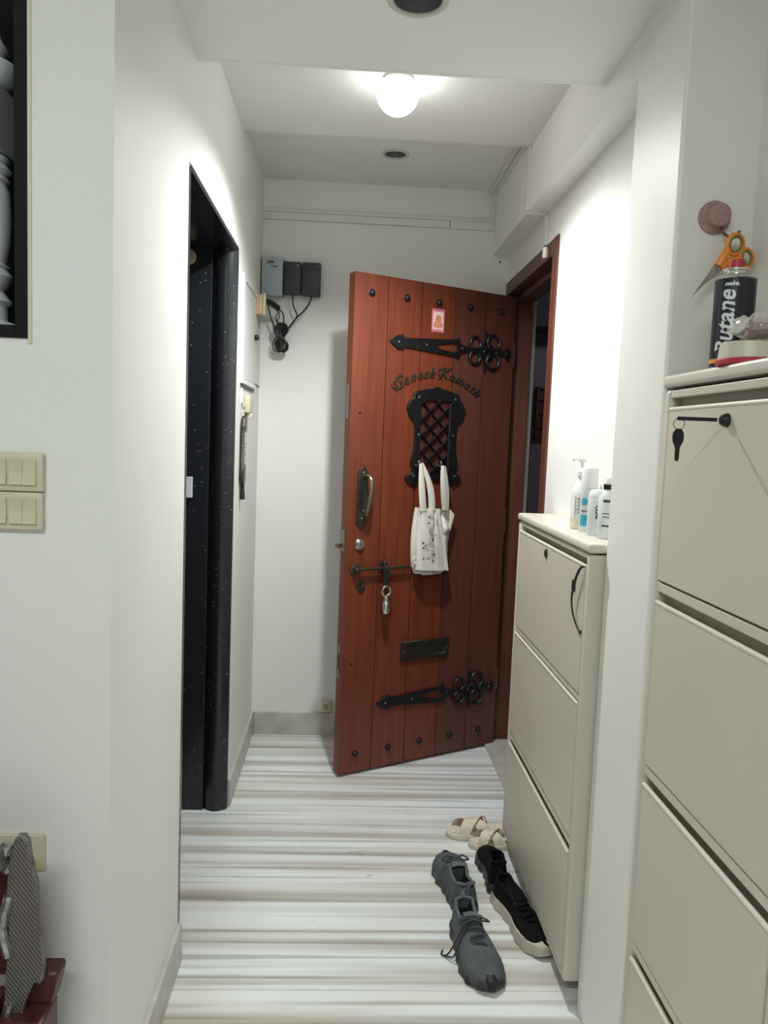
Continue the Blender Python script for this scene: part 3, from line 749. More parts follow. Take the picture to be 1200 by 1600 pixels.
# locks (third-level pieces of the drawer fronts)
bm = BM(); lathe(bm, [(.0125, 0), (.0125, -.003), (.009, -.0045), (.003, -.0045)], (XC0, 2.100, 1.035), 'X', 18)
box(bm, XC0-.007, XC0-.0045, 2.0985, 2.1015, 1.029, 1.041)
bm.transform(cab_far.matrix_basis.inverted()); lo_ = obj('drawer_lock', bm, 'bronze', fr_far[0])
bm = BM(); lathe(bm, [(.011, 0), (.011, -.003), (.009, -.008), (.007, -.011), (.003, -.012)], (.592, 1.206, 1.379), 'X', 20)
bm.transform(cab_near.matrix_basis.inverted()); obj('drawer_lock', bm, 'iron', fr_near[0], smooth=True)
t = thing('key_ring', 'two black keys on a thin ring, one turned in the lock of the taller cabinet', 'keys', (.575, 1.206, 1.379))
bm = BM(); tube(bm, [(0, 0, 0), (-.060, .006, 0)], .0030, 8, flat=.7); obj('key_in_lock', bm, 'iron', t, smooth=True)
bm = BM(); tube(bm, ringpts(-.057, -.0085, .0088, .006, 22), .0006, 6, closed=True); obj('ring', bm, 'bronze', t, smooth=True)
bm = BM(); prof = [(-.0075, -.022), (-.0085, -.028), (-.0075, -.036), (-.0035, -.044), (-.0028, -.048), (-.0025, -.064), (-.001, -.066)]
pts = [(-.057+x, z) for x, z in prof]+[(-.057-x, z) for x, z in prof[::-1]]+[(-.057+.004, -.0165), (-.057-.004, -.0165)]
bm = plate_bm(pts, (), .0022, to=lambda x, y, z: (x, .006+z, y), bev=.0006); obj('hanging_key', bm, 'iron', t)
# strap handle and label holder on far cabinet
t = thing('pull_cord', 'thin black cord looped as a pull on the top drawer of the lower cabinet', 'cord', (XC0-.006, 1.752, .95))
bm = BM(); pts = smoothpath([(XC0-.003, 1.7535, 1.056), (XC0-.008, 1.765, 1.050), (XC0-.010, 1.792, 1.018), (XC0-.010, 1.812, .975), (XC0-.009, 1.806, .945), (XC0-.007, 1.780, .918), (XC0-.004, 1.760, .905), (XC0-.004, 1.752, .903)], 6)
tube(bm, pts, .0024, 8, radii=[.0022+.0010*math.sin(PI*min(1, i/20)) for i in range(len(pts))]); obj('cord_loop', bm, 'cable', t, world=True, smooth=True)
bm = BM(); lathe(bm, [(.004, 0), (.004, -.005), (.001, -.006)], (XC0, 1.754, .903), 'X', 10); obj('cord_stop', bm, 'cable', t, world=True)
bm = BM(); box(bm, XC0-.0015, XC0-.0002, 1.820, 1.846, .985, 1.010)
for k in range(4): box(bm, XC0-.003, XC0-.0015, 1.822+k*.006, 1.825+k*.006, .987, 1.008)
bm.transform(cab_far.matrix_basis.inverted()); obj('drawer_emblem', bm, 'bronze', fr_far[0])

# ------------------------------------------------------------------ bottles on the lower cabinet
ZT = 1.112
t = thing('pump_bottle', 'white pump lotion bottle with a pale printed label on the lower cabinet', 'bottle', (.622, 2.040, ZT))
bm = BM(); lathe(bm, [(.021, 0), (.024, .004), (.024, .030)], (0, 0, 0), 'Z', 24); obj('bottle_base', bm, 'ivory', t, smooth=True)
bm = BM(); lathe(bm, [(.024, .0302), (.0245, .090), (.022, .105), (.014, .122), (.0095, .130), (.009, .136)], (0, 0, 0), 'Z', 24); obj('bottle_body', bm, 'white', t, smooth=True)
bm = BM(); box(bm, -.019, -.018, -.020, -.0185, .034, .086)
for k, (a, b_) in enumerate([(-.016, .010), (-.014, .004), (-.014, .008), (-.016, .000), (-.014, .006)]): box(bm, a, b_, -.0258, -.0246, .080-k*.009, .0815-k*.009)
prism(bm, [(.004, .070), (.012, .074), (.013, .077), (.006, .074)], -.0262, -.0240); obj('label_print', bm, 'bronze', t)['kind'] = 'stuff'
bm = BM(); lathe(bm, [(.010, .1365), (.013, .140), (.013, .152), (.006, .158), (.0045, .160), (.0045, .176)], (0, 0, 0), 'Z', 18); obj('pump_collar', bm, 'white', t, smooth=True)
bm = BM(); lathe(bm, [(.009, .1765), (.010, .180), (.009, .186), (.003, .188)], (0, 0, 0), 'Z', 16); tube(bm, smoothpath([(0, 0, .182), (-.018, -.010, .184), (-.030, -.016, .181)], 4), .0035, 8); obj('pump_nozzle', bm, 'white', t, smooth=True)
t = thing('spray_can', 'slim white can with a blue flower print on the lower cabinet', 'bottle', (.624, 1.975, ZT))
bm = BM(); lathe(bm, [(.020, 0), (.0215, .003), (.0215, .112)], (0, 0, 0), 'Z', 24); obj('can_body', bm, 'label', t, smooth=True)
bm = BM(); lathe(bm, [(.0212, .1125), (.0212, .158), (.019, .164), (.005, .166)], (0, 0, 0), 'Z', 24); obj('can_cap', bm, 'white', t, smooth=True)
def on_cyl(r, phi): return lambda x, y, z: ((r+z)*math.sin(x/r+phi), -(r+z)*math.cos(x/r+phi), y)
PH = -.22
def cylpatch(bm, r, p0, p1, za, zb, n=8):
    A = [(bm.verts.new((r*math.sin(p0+(p1-p0)*k/n), -r*math.cos(p0+(p1-p0)*k/n), za)), bm.verts.new((r*math.sin(p0+(p1-p0)*k/n), -r*math.cos(p0+(p1-p0)*k/n), zb))) for k in range(n+1)]
    for a, b_ in zip(A, A[1:]): bm.faces.new((a[0], b_[0], b_[1], a[1]))
    return bm
star = []
for k in range(20): rr = .0125 if k % 2 == 0 else .0075; star.append((rr*math.cos(PI*k/10), .078+rr*math.sin(PI*k/10)))
bm = BM(); fc = on_cyl(.0219, -.80); cv = bm.verts.new(fc(0, .078, 0)); ring_ = [bm.verts.new(fc(p[0], p[1], 0)) for p in star]; mid_ = [bm.verts.new(fc(p[0]*.5, .078+(p[1]-.078)*.5, 0)) for p in star]
for k in range(20):
    q = (k+1) % 20; bm.faces.new((cv, mid_[k], mid_[q])); bm.faces.new((mid_[k], ring_[k], ring_[q], mid_[q]))
obj('flower_print', bm, 'blue', t)
bm = cylpatch(BM(), .0218, -1.35, .1, .016, .044); obj('blue_panel', bm, 'blue', t)
bm = text_bm('aqua', .009, .0006, to=on_cyl(.0220, -.8)); 
for v in bm.verts: v.co.z += .052
obj('label_print', bm, 'bronze', t)['kind'] = 'stuff'
t = thing('white_bottle', 'short white bottle with dark upright lettering on the lower cabinet', 'bottle', (.622, 1.900, ZT))
bm = BM(); lathe(bm, [(.021, 0), (.0225, .003), (.0225, .088), (.021, .094)], (0, 0, 0), 'Z', 24); obj('bottle_body', bm, 'label', t, smooth=True)
bm = BM(); lathe(bm, [(.021, .0945), (.021, .104), (.016, .112), (.004, .114)], (0, 0, 0), 'Z', 24); obj('bottle_cap', bm, 'white', t, smooth=True)
bm = text_bm('CLINI', .013, .0006, offset=.0004, align='LEFT', to=lambda x, y, z: on_cyl(.0229, -.45)(y, .075-x, z)); obj('label_print', bm, 'iron', t)
t = thing('banded_bottle', 'pale bottle with a dark band round its neck, beside the pillar', 'bottle', (.630, 1.840, ZT))
bm = BM(); lathe(bm, [(.022, 0), (.024, .003), (.024, .098), (.015, .114), (.013, .118)], (0, 0, 0), 'Z', 24); obj('bottle_body', bm, 'label', t, smooth=True)
bm = BM(); lathe(bm, [(.0145, .1182), (.0145, .130)], (0, 0, 0), 'Z', 20); obj('neck_band', bm, 'iron', t, smooth=True)
bm = BM(); lathe(bm, [(.014, .1302), (.014, .142), (.011, .147), (.003, .148)], (0, 0, 0), 'Z', 20); obj('bottle_cap', bm, 'white', t, smooth=True)
bm = BM()
for z, h_ in ((.088, .006), (.060, .002), (.052, .002), (.030, .004)):
    cylpatch(bm, .0243, -.9, .2, z, z+h_)
obj('label_print', bm, 'bronze', t)['kind'] = 'stuff'

# ------------------------------------------------------------------ things on the taller cabinet
ZN = 1.466
t = thing('gas_canister', 'black butane gas canister with red cap and white lettering', 'canister', (.646, 1.325, ZN))
r = .033
bm = BM(); lathe(bm, [(r-.002, 0), (r+.001, .001), (r+.001, .004), (r, .005)], (0, 0, 0), 'Z', 36); obj('base_rim', bm, 'chrome', t, smooth=True)
bm = BM(); lathe(bm, [(r, .0052), (r, .150)], (0, 0, 0), 'Z', 36); obj('can_body', bm, 'canblk', t, smooth=True)
bm = BM(); lathe(bm, [(r+.0003, .012), (r+.0003, .019)], (0, 0, 0), 'Z', 36); obj('orange_band', bm, 'orprint', t, smooth=True)
bm = BM(); lathe(bm, [(r, .1502), (r+.0015, .152), (r, .154), (.024, .160), (.020, .161), (.0205, .165), (.023, .166), (.023, .169), (.012, .170)], (0, 0, 0), 'Z', 36); obj('domed_top', bm, 'chrome', t, smooth=True, ang=60)
bm = BM(); lathe(bm, [(.0125, .1702), (.0125, .183), (.011, .185)], (0, 0, 0), 'Z', 24); obj('red_cap', bm, 'red', t, smooth=True)
bm = text_bm('Butane', .040, .0006, shear=.25, offset=.0009, align='LEFT', space=1.02, to=lambda x, y, z: on_cyl(r+.0004, -.86)(-y+.014, x*.93+.024, z)); obj('lettering', bm, 'label', t)
bm = text_bm('make.', .010, .0006, shear=.3, offset=.0003, to=lambda x, y, z: on_cyl(r+.0004, -.62)(x, y+.138, z)); obj('small_lettering', bm, 'label', t)
t = thing('plastic_tub', 'round cream plastic tub standing on its red lid beside the gas canister', 'tub', (.633, 1.233, ZN))
bm = BM(); lathe(bm, [(.048, 0), (.050, .002), (.050, .008), (.048, .010)], (0, 0, 0), 'Z', 40); obj('red_lid', bm, 'red', t, smooth=True)
bm = BM(); lathe(bm, [(.0475, .0102), (.045, .034), (.042, .036), (.02, .036)], (0, 0, 0), 'Z', 40); obj('tub_body', bm, 'tub', t, smooth=True)
t = thing('snack_packet', 'crumpled clear plastic packet of brown snacks lying on the tub', 'packet', (.655, 1.215, ZN+.0365))
bm = BM(); bmesh.ops.create_icosphere(bm, subdivisions=4, radius=1)
rnd = random.Random(5)
from mathutils import noise as mn
for v in bm.verts:
    p = v.co.copy(); d = 1+.30*mn.noise(p*2.3)+.12*mn.noise(p*6)
    v.co = Vector((p.x*.052*d, p.y*.060*d, .022+p.z*.022*d))
    if v.co.z < 0: v.co.z = 0
obj('clear_wrap', bm, 'film', t)
bm = BM()
for k in range(22):
    c_ = Vector((rnd.uniform(-.028, .030), rnd.uniform(-.034, .030), rnd.uniform(.009, .026)))
    r_ = bmesh.ops.create_icosphere(bm, subdivisions=1, radius=.013)
    for v in r_['verts']: v.co = Vector((v.co.x*rnd.uniform(.7, 1.2), v.co.y, v.co.z*.7)) + c_
o = obj('snack_pieces', bm, 'food', t); o['kind'] = 'stuff'
bm = sheet(10, 8, lambda u, v: (-.030-.030*u+.004*math.sin(v*9), -.030+.06*v, .030+.016*math.sin(u*3)+.004*math.sin(v*14)-.02*u), .0005); obj('wrap_end', bm, 'film', t)

# pink hook and scissors on the pillar face
t = thing('wall_hook', 'round mauve plastic hook stuck to the pillar face', 'hook', (.661, 1.46, 1.757))
bm = BM(); lathe(bm, [(.030, 0), (.030, -.004), (.026, -.008), (.021, -.009), (.020, -.020), (.0205, -.026), (.018, -.028), (.003, -.0285)], (0, 0, 0), 'Y', 36); obj('hook_disc', bm, 'mauve', t, smooth=True, ang=40)
bm = BM(); tube(bm, smoothpath([(.010, -.010, -.018), (.014, -.014, -.030), (.020, -.026, -.040), (.030, -.034, -.040), (.032, -.036, -.030)], 5), .0026, 8); obj('hook_wire', bm, 'bronzel', t, smooth=True)
t = thing('scissors', 'orange-handled scissors hanging from the mauve hook', 'scissors', (.690, 1.426, 1.715))
def sc(pts, y): return [(x, y, z) for x, z in pts]
def ell(cx, cz, a, b_, th, y, n=24): return [(cx+a*math.cos(q)*math.cos(th)-b_*math.sin(q)*math.sin(th), y, cz+a*math.cos(q)*math.sin(th)+b_*math.sin(q)*math.cos(th)) for q in [2*PI*k/n for k in range(n)]]
bm = BM(); tube(bm, ell(-.002, -.012, .0135, .0170, -.3, 0), .0042, 8, closed=True, flat=1.2); tube(bm, smoothpath([(-.014, -.001, -.020), (-.022, -.001, -.036), (-.031, -.001, -.052)], 4), .007, 8, radii=[.0055, .007, .0075, .008, .008, .008, .0075, .007, .006]); ha = obj('scissor_handle', bm, 'orange', t, smooth=True)
bm = BM(); tube(bm, ell(-.0015, -.012, .0110, .0145, -.3, -.003), .0022, 8, closed=True); obj('grip_lining', bm, 'green', ha, smooth=True)
bm = BM(); tube(bm, ell(.022, -.034, .0110, .0150, .2, .003), .0042, 8, closed=True, flat=1.2); tube(bm, smoothpath([(.012, .002, -.038), (-.008, .002, -.042), (-.026, .002, -.054)], 4), .007, 8); hb = obj('scissor_handle', bm, 'orange', t, smooth=True)
bm = BM(); tube(bm, ell(.022, -.034, .0085, .0125, .2, 0), .0022, 8, closed=True); obj('grip_lining', bm, 'green', hb, smooth=True)
bm = BM(); prism(bm, [(-.026, -.052), (-.036, -.046), (-.050, -.070), (-.076, -.110), (-.058, -.090), (-.032, -.062)], -.0015, -.0002, .0003); obj('blade', bm, 'steel', t)
bm = BM(); prism(bm, [(-.022, -.056), (-.032, -.048), (-.052, -.076), (-.074, -.108), (-.050, -.082), (-.028, -.066)], .0002, .0015, .0003); obj('blade', bm, 'steel', t)
bm = BM(); lathe(bm, [(.003, -.004), (.003, .004)], (-.031, 0, -.057), 'Y', 10); obj('pivot_screw', bm, 'bolt', t)

# ------------------------------------------------------------------ near wall switches
def switch(name, lab, x0, x1, z0, z1, y, rock, grp):
    t = thing(name, lab, 'switch', ((x0+x1)/2, y, z0), group=grp)
    obj('switch_plate', bx(x0, x1, y-.012, y, z0, z1, bev=.003), 'cream', t, world=True, smooth=True)
    for (a, b_) in rock:
        bm = BM(); zc0, zc1 = z0+.010, z1-.010
        pr = [(y-.0121, zc0), (y-.017, zc0+.001), (y-.0145, (zc0+zc1)/2), (y-.0155, zc1-.002), (y-.0121, zc1)]
        A = [bm.verts.new((a, p[0], p[1])) for p in pr]; B = [bm.verts.new((b_, p[0], p[1])) for p in pr]
        bm.faces.new(A); bm.faces.new(B[::-1])
        for i in range(5): bm.faces.new((A[i], B[i], B[(i+1) % 5], A[(i+1) % 5]))
        obj('rocker', bm, 'cream', t, world=True)
rk = [(-.5185, -.4975), (-.5395, -.519), (-.565, -.5445), (-.5855, -.5655), (-.611, -.590), (-.6315, -.6115)]
switch('switch_plate', 'cream wall switch plate with a row of rockers, upper of the two', -.645, -.487, 1.222, 1.284, YC, rk, None)
switch('switch_plate', 'cream wall switch plate with a row of rockers, lower of the two', -.645, -.488, 1.159, 1.2205, YC, rk, None)
t = thing('wall_socket', 'low cream socket plate on the near wall behind the chair', 'socket', (-.54, YC, .578))
obj('socket_plate', bx(-.600, -.487, YC-.010, YC, .578, .640, bev=.003), 'cream', t, world=True, smooth=True)
obj('rocker', bx(-.592, -.560, YC-.0135, YC-.0102, .590, .628, bev=.001), 'cream', t, world=True)

# ------------------------------------------------------------------ carved chair in the lower left corner
t = thing('carved_chair', 'chair clad in embossed silver sheet with dark red wood at the left edge', 'chair', (-.62, 1.14, 0))
out = [(-.491, .690), (-.486, .697), (-.476, .697), (-.470, .688), (-.468, .660), (-.467, .645), (-.461, .634), (-.459, .622), (-.459, .556), (-.455, .538), (-.449, .524), (-.448, .482), (-.449, .458), (-.455, .450),
       (-.461, .462), (-.468, .452), (-.478, .415), (-.483, .36), (-.484, .06), (-.520, .06), (-.512, .34), (-.505, .47), (-.500, .52), (-.505, .60), (-.498, .64), (-.4995, .665)]
bm = BM(); prism(bm, out, 1.186, 1.200, .003); obj('silver_arm_front', bm, 'silver', t, world=True)
obj('red_backing', bx(-.66, -.497, 1.2005, 1.2045, .459, .655, bev=.001), 'redwood', t, world=True)
for zz0, zz1 in ((.64, .685), (.50, .60), (.33, .42)):
    bm = BM(); tube(bm, smoothpath([(-.503, 1.188, zz0), (-.508, 1.180, (zz0+zz1)/2), (-.500, 1.186, zz1)], 6), .008, 8); obj('silver_bead', bm, 'boltl', t, world=True, smooth=True)
bm = BM(); tube(bm, smoothpath([(-.500, 1.17, .672), (-.56, 1.16, .662), (-.64, 1.15, .668), (-.72, 1.14, .64)], 5), .020, 12); obj('arm_rail', bm, 'silver', t, world=True, smooth=True)
bm = BM(); box(bm, -.515, -.441, 1.16, 1.235, 0, .405, bev=.006); obj('chair_leg', bm, 'redwood', t, world=True)
bm = BM(); prism(bm, [(-.51, .4055), (-.441, .4055), (-.436, .43), (-.431, .452), (-.434, .458), (-.51, .458)], 1.205, 1.245, .003); obj('leg_cap', bm, 'redwood', t, world=True)
obj('seat', bx(-.90, -.516, .78, 1.235, .36, .42, bev=.01), 'redwood', t, world=True)
obj('seat_cushion', bx(-.895, -.53, .79, 1.14, .4205, .475, bev=.015), 'red', t, world=True)
bm = BM(); box(bm, -.90, -.84, 1.16, 1.235, 0, .359, bev=.006); obj('chair_leg', bm, 'redwood', t, world=True)
for xa in (-.90, -.575):
    bm = BM(); box(bm, xa, xa+.06, .78, .84, 0, .359, bev=.006); obj('chair_leg', bm, 'redwood', t, world=True)
bm = BM(); prism(bm, [(-.95, .42), (-.90, .42), (-.90, 1.0), (-.93, 1.05), (-.96, 1.0)], .79, 1.20, .005); obj('backrest', bm, 'silver', t, world=True)
obj('red_panel', bx(-.60, -.525, 1.165, 1.185, .48, .64, bev=.003), 'redwood', t, world=True)

# ------------------------------------------------------------------ left wall fittings
t = thing('meter_panel', 'white flush meter box door with a black knob on the left wall', 'panel', (XL, 3.0, 1.50))
bm = BM()
box(bm, XL, XL+.008, 2.825, 2.868, 1.505, 1.888, bev=.001)
obj('panel_stile', bm, 'white', t, world=True)
obj('panel_frame', bx(XL, XL+.008, 2.868, 3.24, 1.867, 1.888, bev=.001), 'white', t, world=True)
obj('panel_door', bx(XL, XL+.004, 2.870, 3.235, 1.528, 1.864, bev=.001), 'trunk', t, world=True)
obj('panel_frame', bx(XL, XL+.008, 2.868, 3.24, 1.505, 1.524, bev=.001), 'white', t, world=True)
obj('shadow_gap', bx(XL, XL+.006, 2.835, 3.20, 1.495, 1.5035), 'boxdark', t, world=True)
bm = BM(); lathe(bm, [(.010, .004), (.012, .010), (.009, .020), (.003, .022)], (XL, 3.19, 1.708), 'X', 14); obj('panel_knob', bm, 'cable', t, world=True, smooth=True)
t = thing('meter_panel', 'narrow white panel with a slit between the meter box and the corner', 'panel', (XL, 3.32, 1.52))
obj('panel_door', bx(XL, XL+.003, 3.245, 3.405, 1.530, 1.80, bev=.001), 'trunk', t, world=True)
obj('shadow_gap', bx(XL, XL+.003, 3.245, 3.405, 1.523, 1.5285), 'boxdark', t, world=True)
t = thing('socket_box', 'cream plug socket box on the left wall beside the wall adapters', 'socket', (XL, 3.28, 1.815))
obj('box_side', bx(XL, XL+.028, 3.225, 3.30, 1.805, 1.885, bev=.004), 'cream2', t, world=True, smooth=True)
obj('socket_face', bx(XL+.0282, XL+.040, 3.222, 3.303, 1.802, 1.888, bev=.004), 'cream', t, world=True, smooth=True)
t = thing('bell_switch', 'small cream bell switch box on the left wall above the hanging ornament', 'switch', (XL, 3.0, 1.39))
obj('switch_box', bx(XL, XL+.022, 2.945, 3.035, 1.405, 1.470, bev=.004), 'cream', t, world=True, smooth=True)
obj('switch_button', bx(XL+.004, XL+.026, 2.975, 3.025, 1.382, 1.403, bev=.003), 'tub', t, world=True, smooth=True)
t = thing('cord_hook', 'small white stick-on hook holding the ornament string', 'hook', (XL, 2.86, 1.44))
bm = BM(); lathe(bm, [(.002, 0), (.006, -.004), (.008, -.035), (.005, -.060)], (0, 0, .056), 'Z', 14)
for v in bm.verts: v.co.x = max(0, v.co.x*.8)
obj('hook_body', bm, 'white', t, smooth=True)
bm = BM(); tube(bm, smoothpath([(.004, 0, 0), (.006, -.002, -.02), (.012, 0, -.025), (.013, 0, -.015)], 4), .0015, 6); obj('hook_tip', bm, 'bronze', t, smooth=True)
t = thing('hanging_ornament', 'narrow ornate silver wall hanging with a pale strip and black tassel', 'ornament', (XL, 2.87, 1.12))
bm = BM(); tube(bm, [(.010, 0, .296), (.010, .006, .262)], .0008, 6); obj('hanging_string', bm, 'trunk', t)
W_ = .020
prof = [(0, .268), (.006, .262), (.009, .250), (.016, .240), (.020, .232), (.018, .222), (.020, .218), (.020, .085), (.024, .080), (.022, .068), (.026, .060), (.020, .050), (.024, .040), (.014, .028), (.005, .022)]
pp = prof+[(-a, b_) for a, b_ in prof[::-1] if a > 0]
bm = plate_bm(pp, (), .010, to=lambda x, y, z: (.010+z, x*1.25, y), bev=.002); obj('ornate_plaque', bm, 'bronze', t)
obj('pale_strip', bx(.0162, .0176, -.016, .016, .096, .212), 'label', t)
bm = BM()
for z in (.112, .128, .140, .155, .168, .195): box(bm, .0176, .0181, -.006, .006, z, z+.006)
obj('strip_print', bm, 'ink', t)['kind'] = 'stuff'
bm = BM(); lathe(bm, [(.005, .021), (.008, .016), (.006, .010), (.008, .004), (.010, -.030), (.004, -.032)], (.010, 0, 0), 'Z', 12); obj('tassel', bm, 'cable', t, smooth=True)

# ------------------------------------------------------------------ adapters on the end wall
def adapter(name, lab, x0, x1, z0, z1, d, m):
    t = thing(name, lab, 'adapter', ((x0+x1)/2, YB, z0))
    obj('back_plate', bx(x0, x1, YB-.012, YB, z0+.003, z1-.003, bev=.001), 'boxdark', t, world=True)
    b = obj('casing', bx(x0+.001, x1-.001, YB-d, YB-.0122, z0, z1, bev=.005), m, t, world=True, smooth=True)
    return t
t = adapter('wall_adapter', 'light grey set-top power box with small dark lettering, in the wall corner', XL+.003, -.287, 1.905, 2.063, .050, 'boxgrey')
bm = text_bm('2000', .015, .0008, shear=.3, offset=.0006, to=lambda x, y, z: (-.342+x, YB-.0505-z, 2.037+y)); obj('lettering', bm, 'ink', t, world=True)
bm = text_bm('Tvuds', .012, .0008, shear=.3, offset=.0004, to=lambda x, y, z: (-.325+x, YB-.0505-z, 2.022+y)); obj('lettering', bm, 'ink', t, world=True)
t = adapter('wall_adapter', 'charcoal adapter box mounted between the grey box and its twin', -.285, -.2125, 1.915, 2.050, .042, 'boxdark')
obj('red_mark', bx(-.232, -.224, YB-.0426, YB-.0415, 2.033, 2.038), 'pink', t, world=True)
t = adapter('wall_adapter', 'charcoal adapter box mounted outermost, towards the door', -.2095, -.131, 1.912, 2.050, .042, 'boxdark')
obj('pale_mark', bx(-.146, -.137, YB-.0426, YB-.0415, 2.034, 2.040), 'bronzel', t, world=True)

t = thing('adapter_cables', 'black adapter cables plugged in and coiled into a hanging bundle', 'cable', (-.28, YB-.03, 1.70))
yb = YB-.052
def wp(px_x, px_z, y=0): return (px_x, yb+y, px_z)
def cab(pts, r=.0028, nm='cable_lead'):
    bm = BM(); tube(bm, smoothpath(pts, 6), r, 8); return obj(nm, bm, 'cable', t, world=True, smooth=True)
cab([wp(-.243, 1.914), wp(-.244, 1.885), wp(-.238, 1.86), wp(-.228, 1.84), wp(-.224, 1.826), wp(-.245, 1.79), wp(-.268, 1.765)])
cab([wp(-.166, 1.911), wp(-.172, 1.885), wp(-.195, 1.85), wp(-.222, 1.822), wp(-.246, 1.792), wp(-.268, 1.762)], .0032)
cab([wp(-.355, 1.904), wp(-.350, 1.885), wp(-.344, 1.86), wp(-.335, 1.82), wp(-.322, 1.79), wp(-.315, 1.765), wp(-.300, 1.755)])
cab([(-.325, 3.33, 1.856), (-.300, 3.345, 1.848), (-.282, 3.36, 1.83), (-.280, 3.38, 1.80), wp(-.286, 1.785)])
cab([(-.330, 3.335, 1.855), (-.305, 3.36, 1.840), (-.312, 3.375, 1.815), wp(-.304, 1.79), wp(-.300, 1.77)], .0022)
cab([(-.300, 3.36, 1.845), (-.298, 3.37, 1.82), wp(-.306, 1.80), wp(-.300, 1.78)], .0022)
bm = BM(); tube(bm, smoothpath([(XL+.0402, 3.262, 1.862), (-.335, 3.27, 1.862), (-.318, 3.30, 1.858), (-.300, 3.33, 1.848)], 5), .012, 10, radii=None, flat=.9)
obj('plug', bm, 'cable', t, world=True, smooth=True)
rnd = random.Random(11)
for k in range(16):     # coil, upper loops
    a = rnd.uniform(-.012, .012); w_ = rnd.uniform(.008, .016); zt = rnd.uniform(1.778, 1.795); yy = rnd.uniform(-.012, .012)
    P = [wp(-.292+a, 1.735, yy), wp(-.292+a-w_, 1.765, yy), wp(-.288+a, zt, yy*.5), wp(-.288+a+w_, 1.765, -yy), wp(-.290+a, 1.735, -yy)]
    cab(P, .0034, 'coil_loop')
for k in range(14):
    a = rnd.uniform(-.014, .014); w_ = rnd.uniform(.008, .014); zb_ = rnd.uniform(1.672, 1.688); yy = rnd.uniform(-.012, .012)
    P = [wp(-.290+a*.4, 1.738, yy), wp(-.286+a-w_, 1.705, yy), wp(-.284+a, zb_, yy*.5), wp(-.284+a+w_, 1.705, -yy), wp(-.290+a*.4, 1.738, -yy)]
    cab(P, .0034, 'coil_loop')
cab([wp(-.296, 1.742), wp(-.312, 1.73), wp(-.322, 1.705), wp(-.318, 1.685), wp(-.305, 1.676), wp(-.290, 1.68)], .0024, 'coil_loop')
cab([wp(-.284, 1.742), wp(-.268, 1.72), wp(-.258, 1.70), wp(-.262, 1.682), wp(-.275, 1.688)], .0024, 'coil_loop')
bm = BM(); lathe(bm, [(.014, -.008), (.0155, 0), (.014, .008)], (-.290, yb, 1.738), 'Z', 14); obj('cable_tie', bm, 'cable', t, world=True, smooth=True)
t = thing('floor_socket', 'small cream socket at skirting height behind the door edge', 'socket', (-.049, YB, .125))
obj('socket_body', bx(-.072, -.026, YB-.022, YB, .108, .158, bev=.003), 'cream', t, world=True, smooth=True)
obj('socket_insert', bx(-.060, -.042, YB-.028, YB-.0222, .122, .146, bev=.002), 'crmdk', t, world=True)

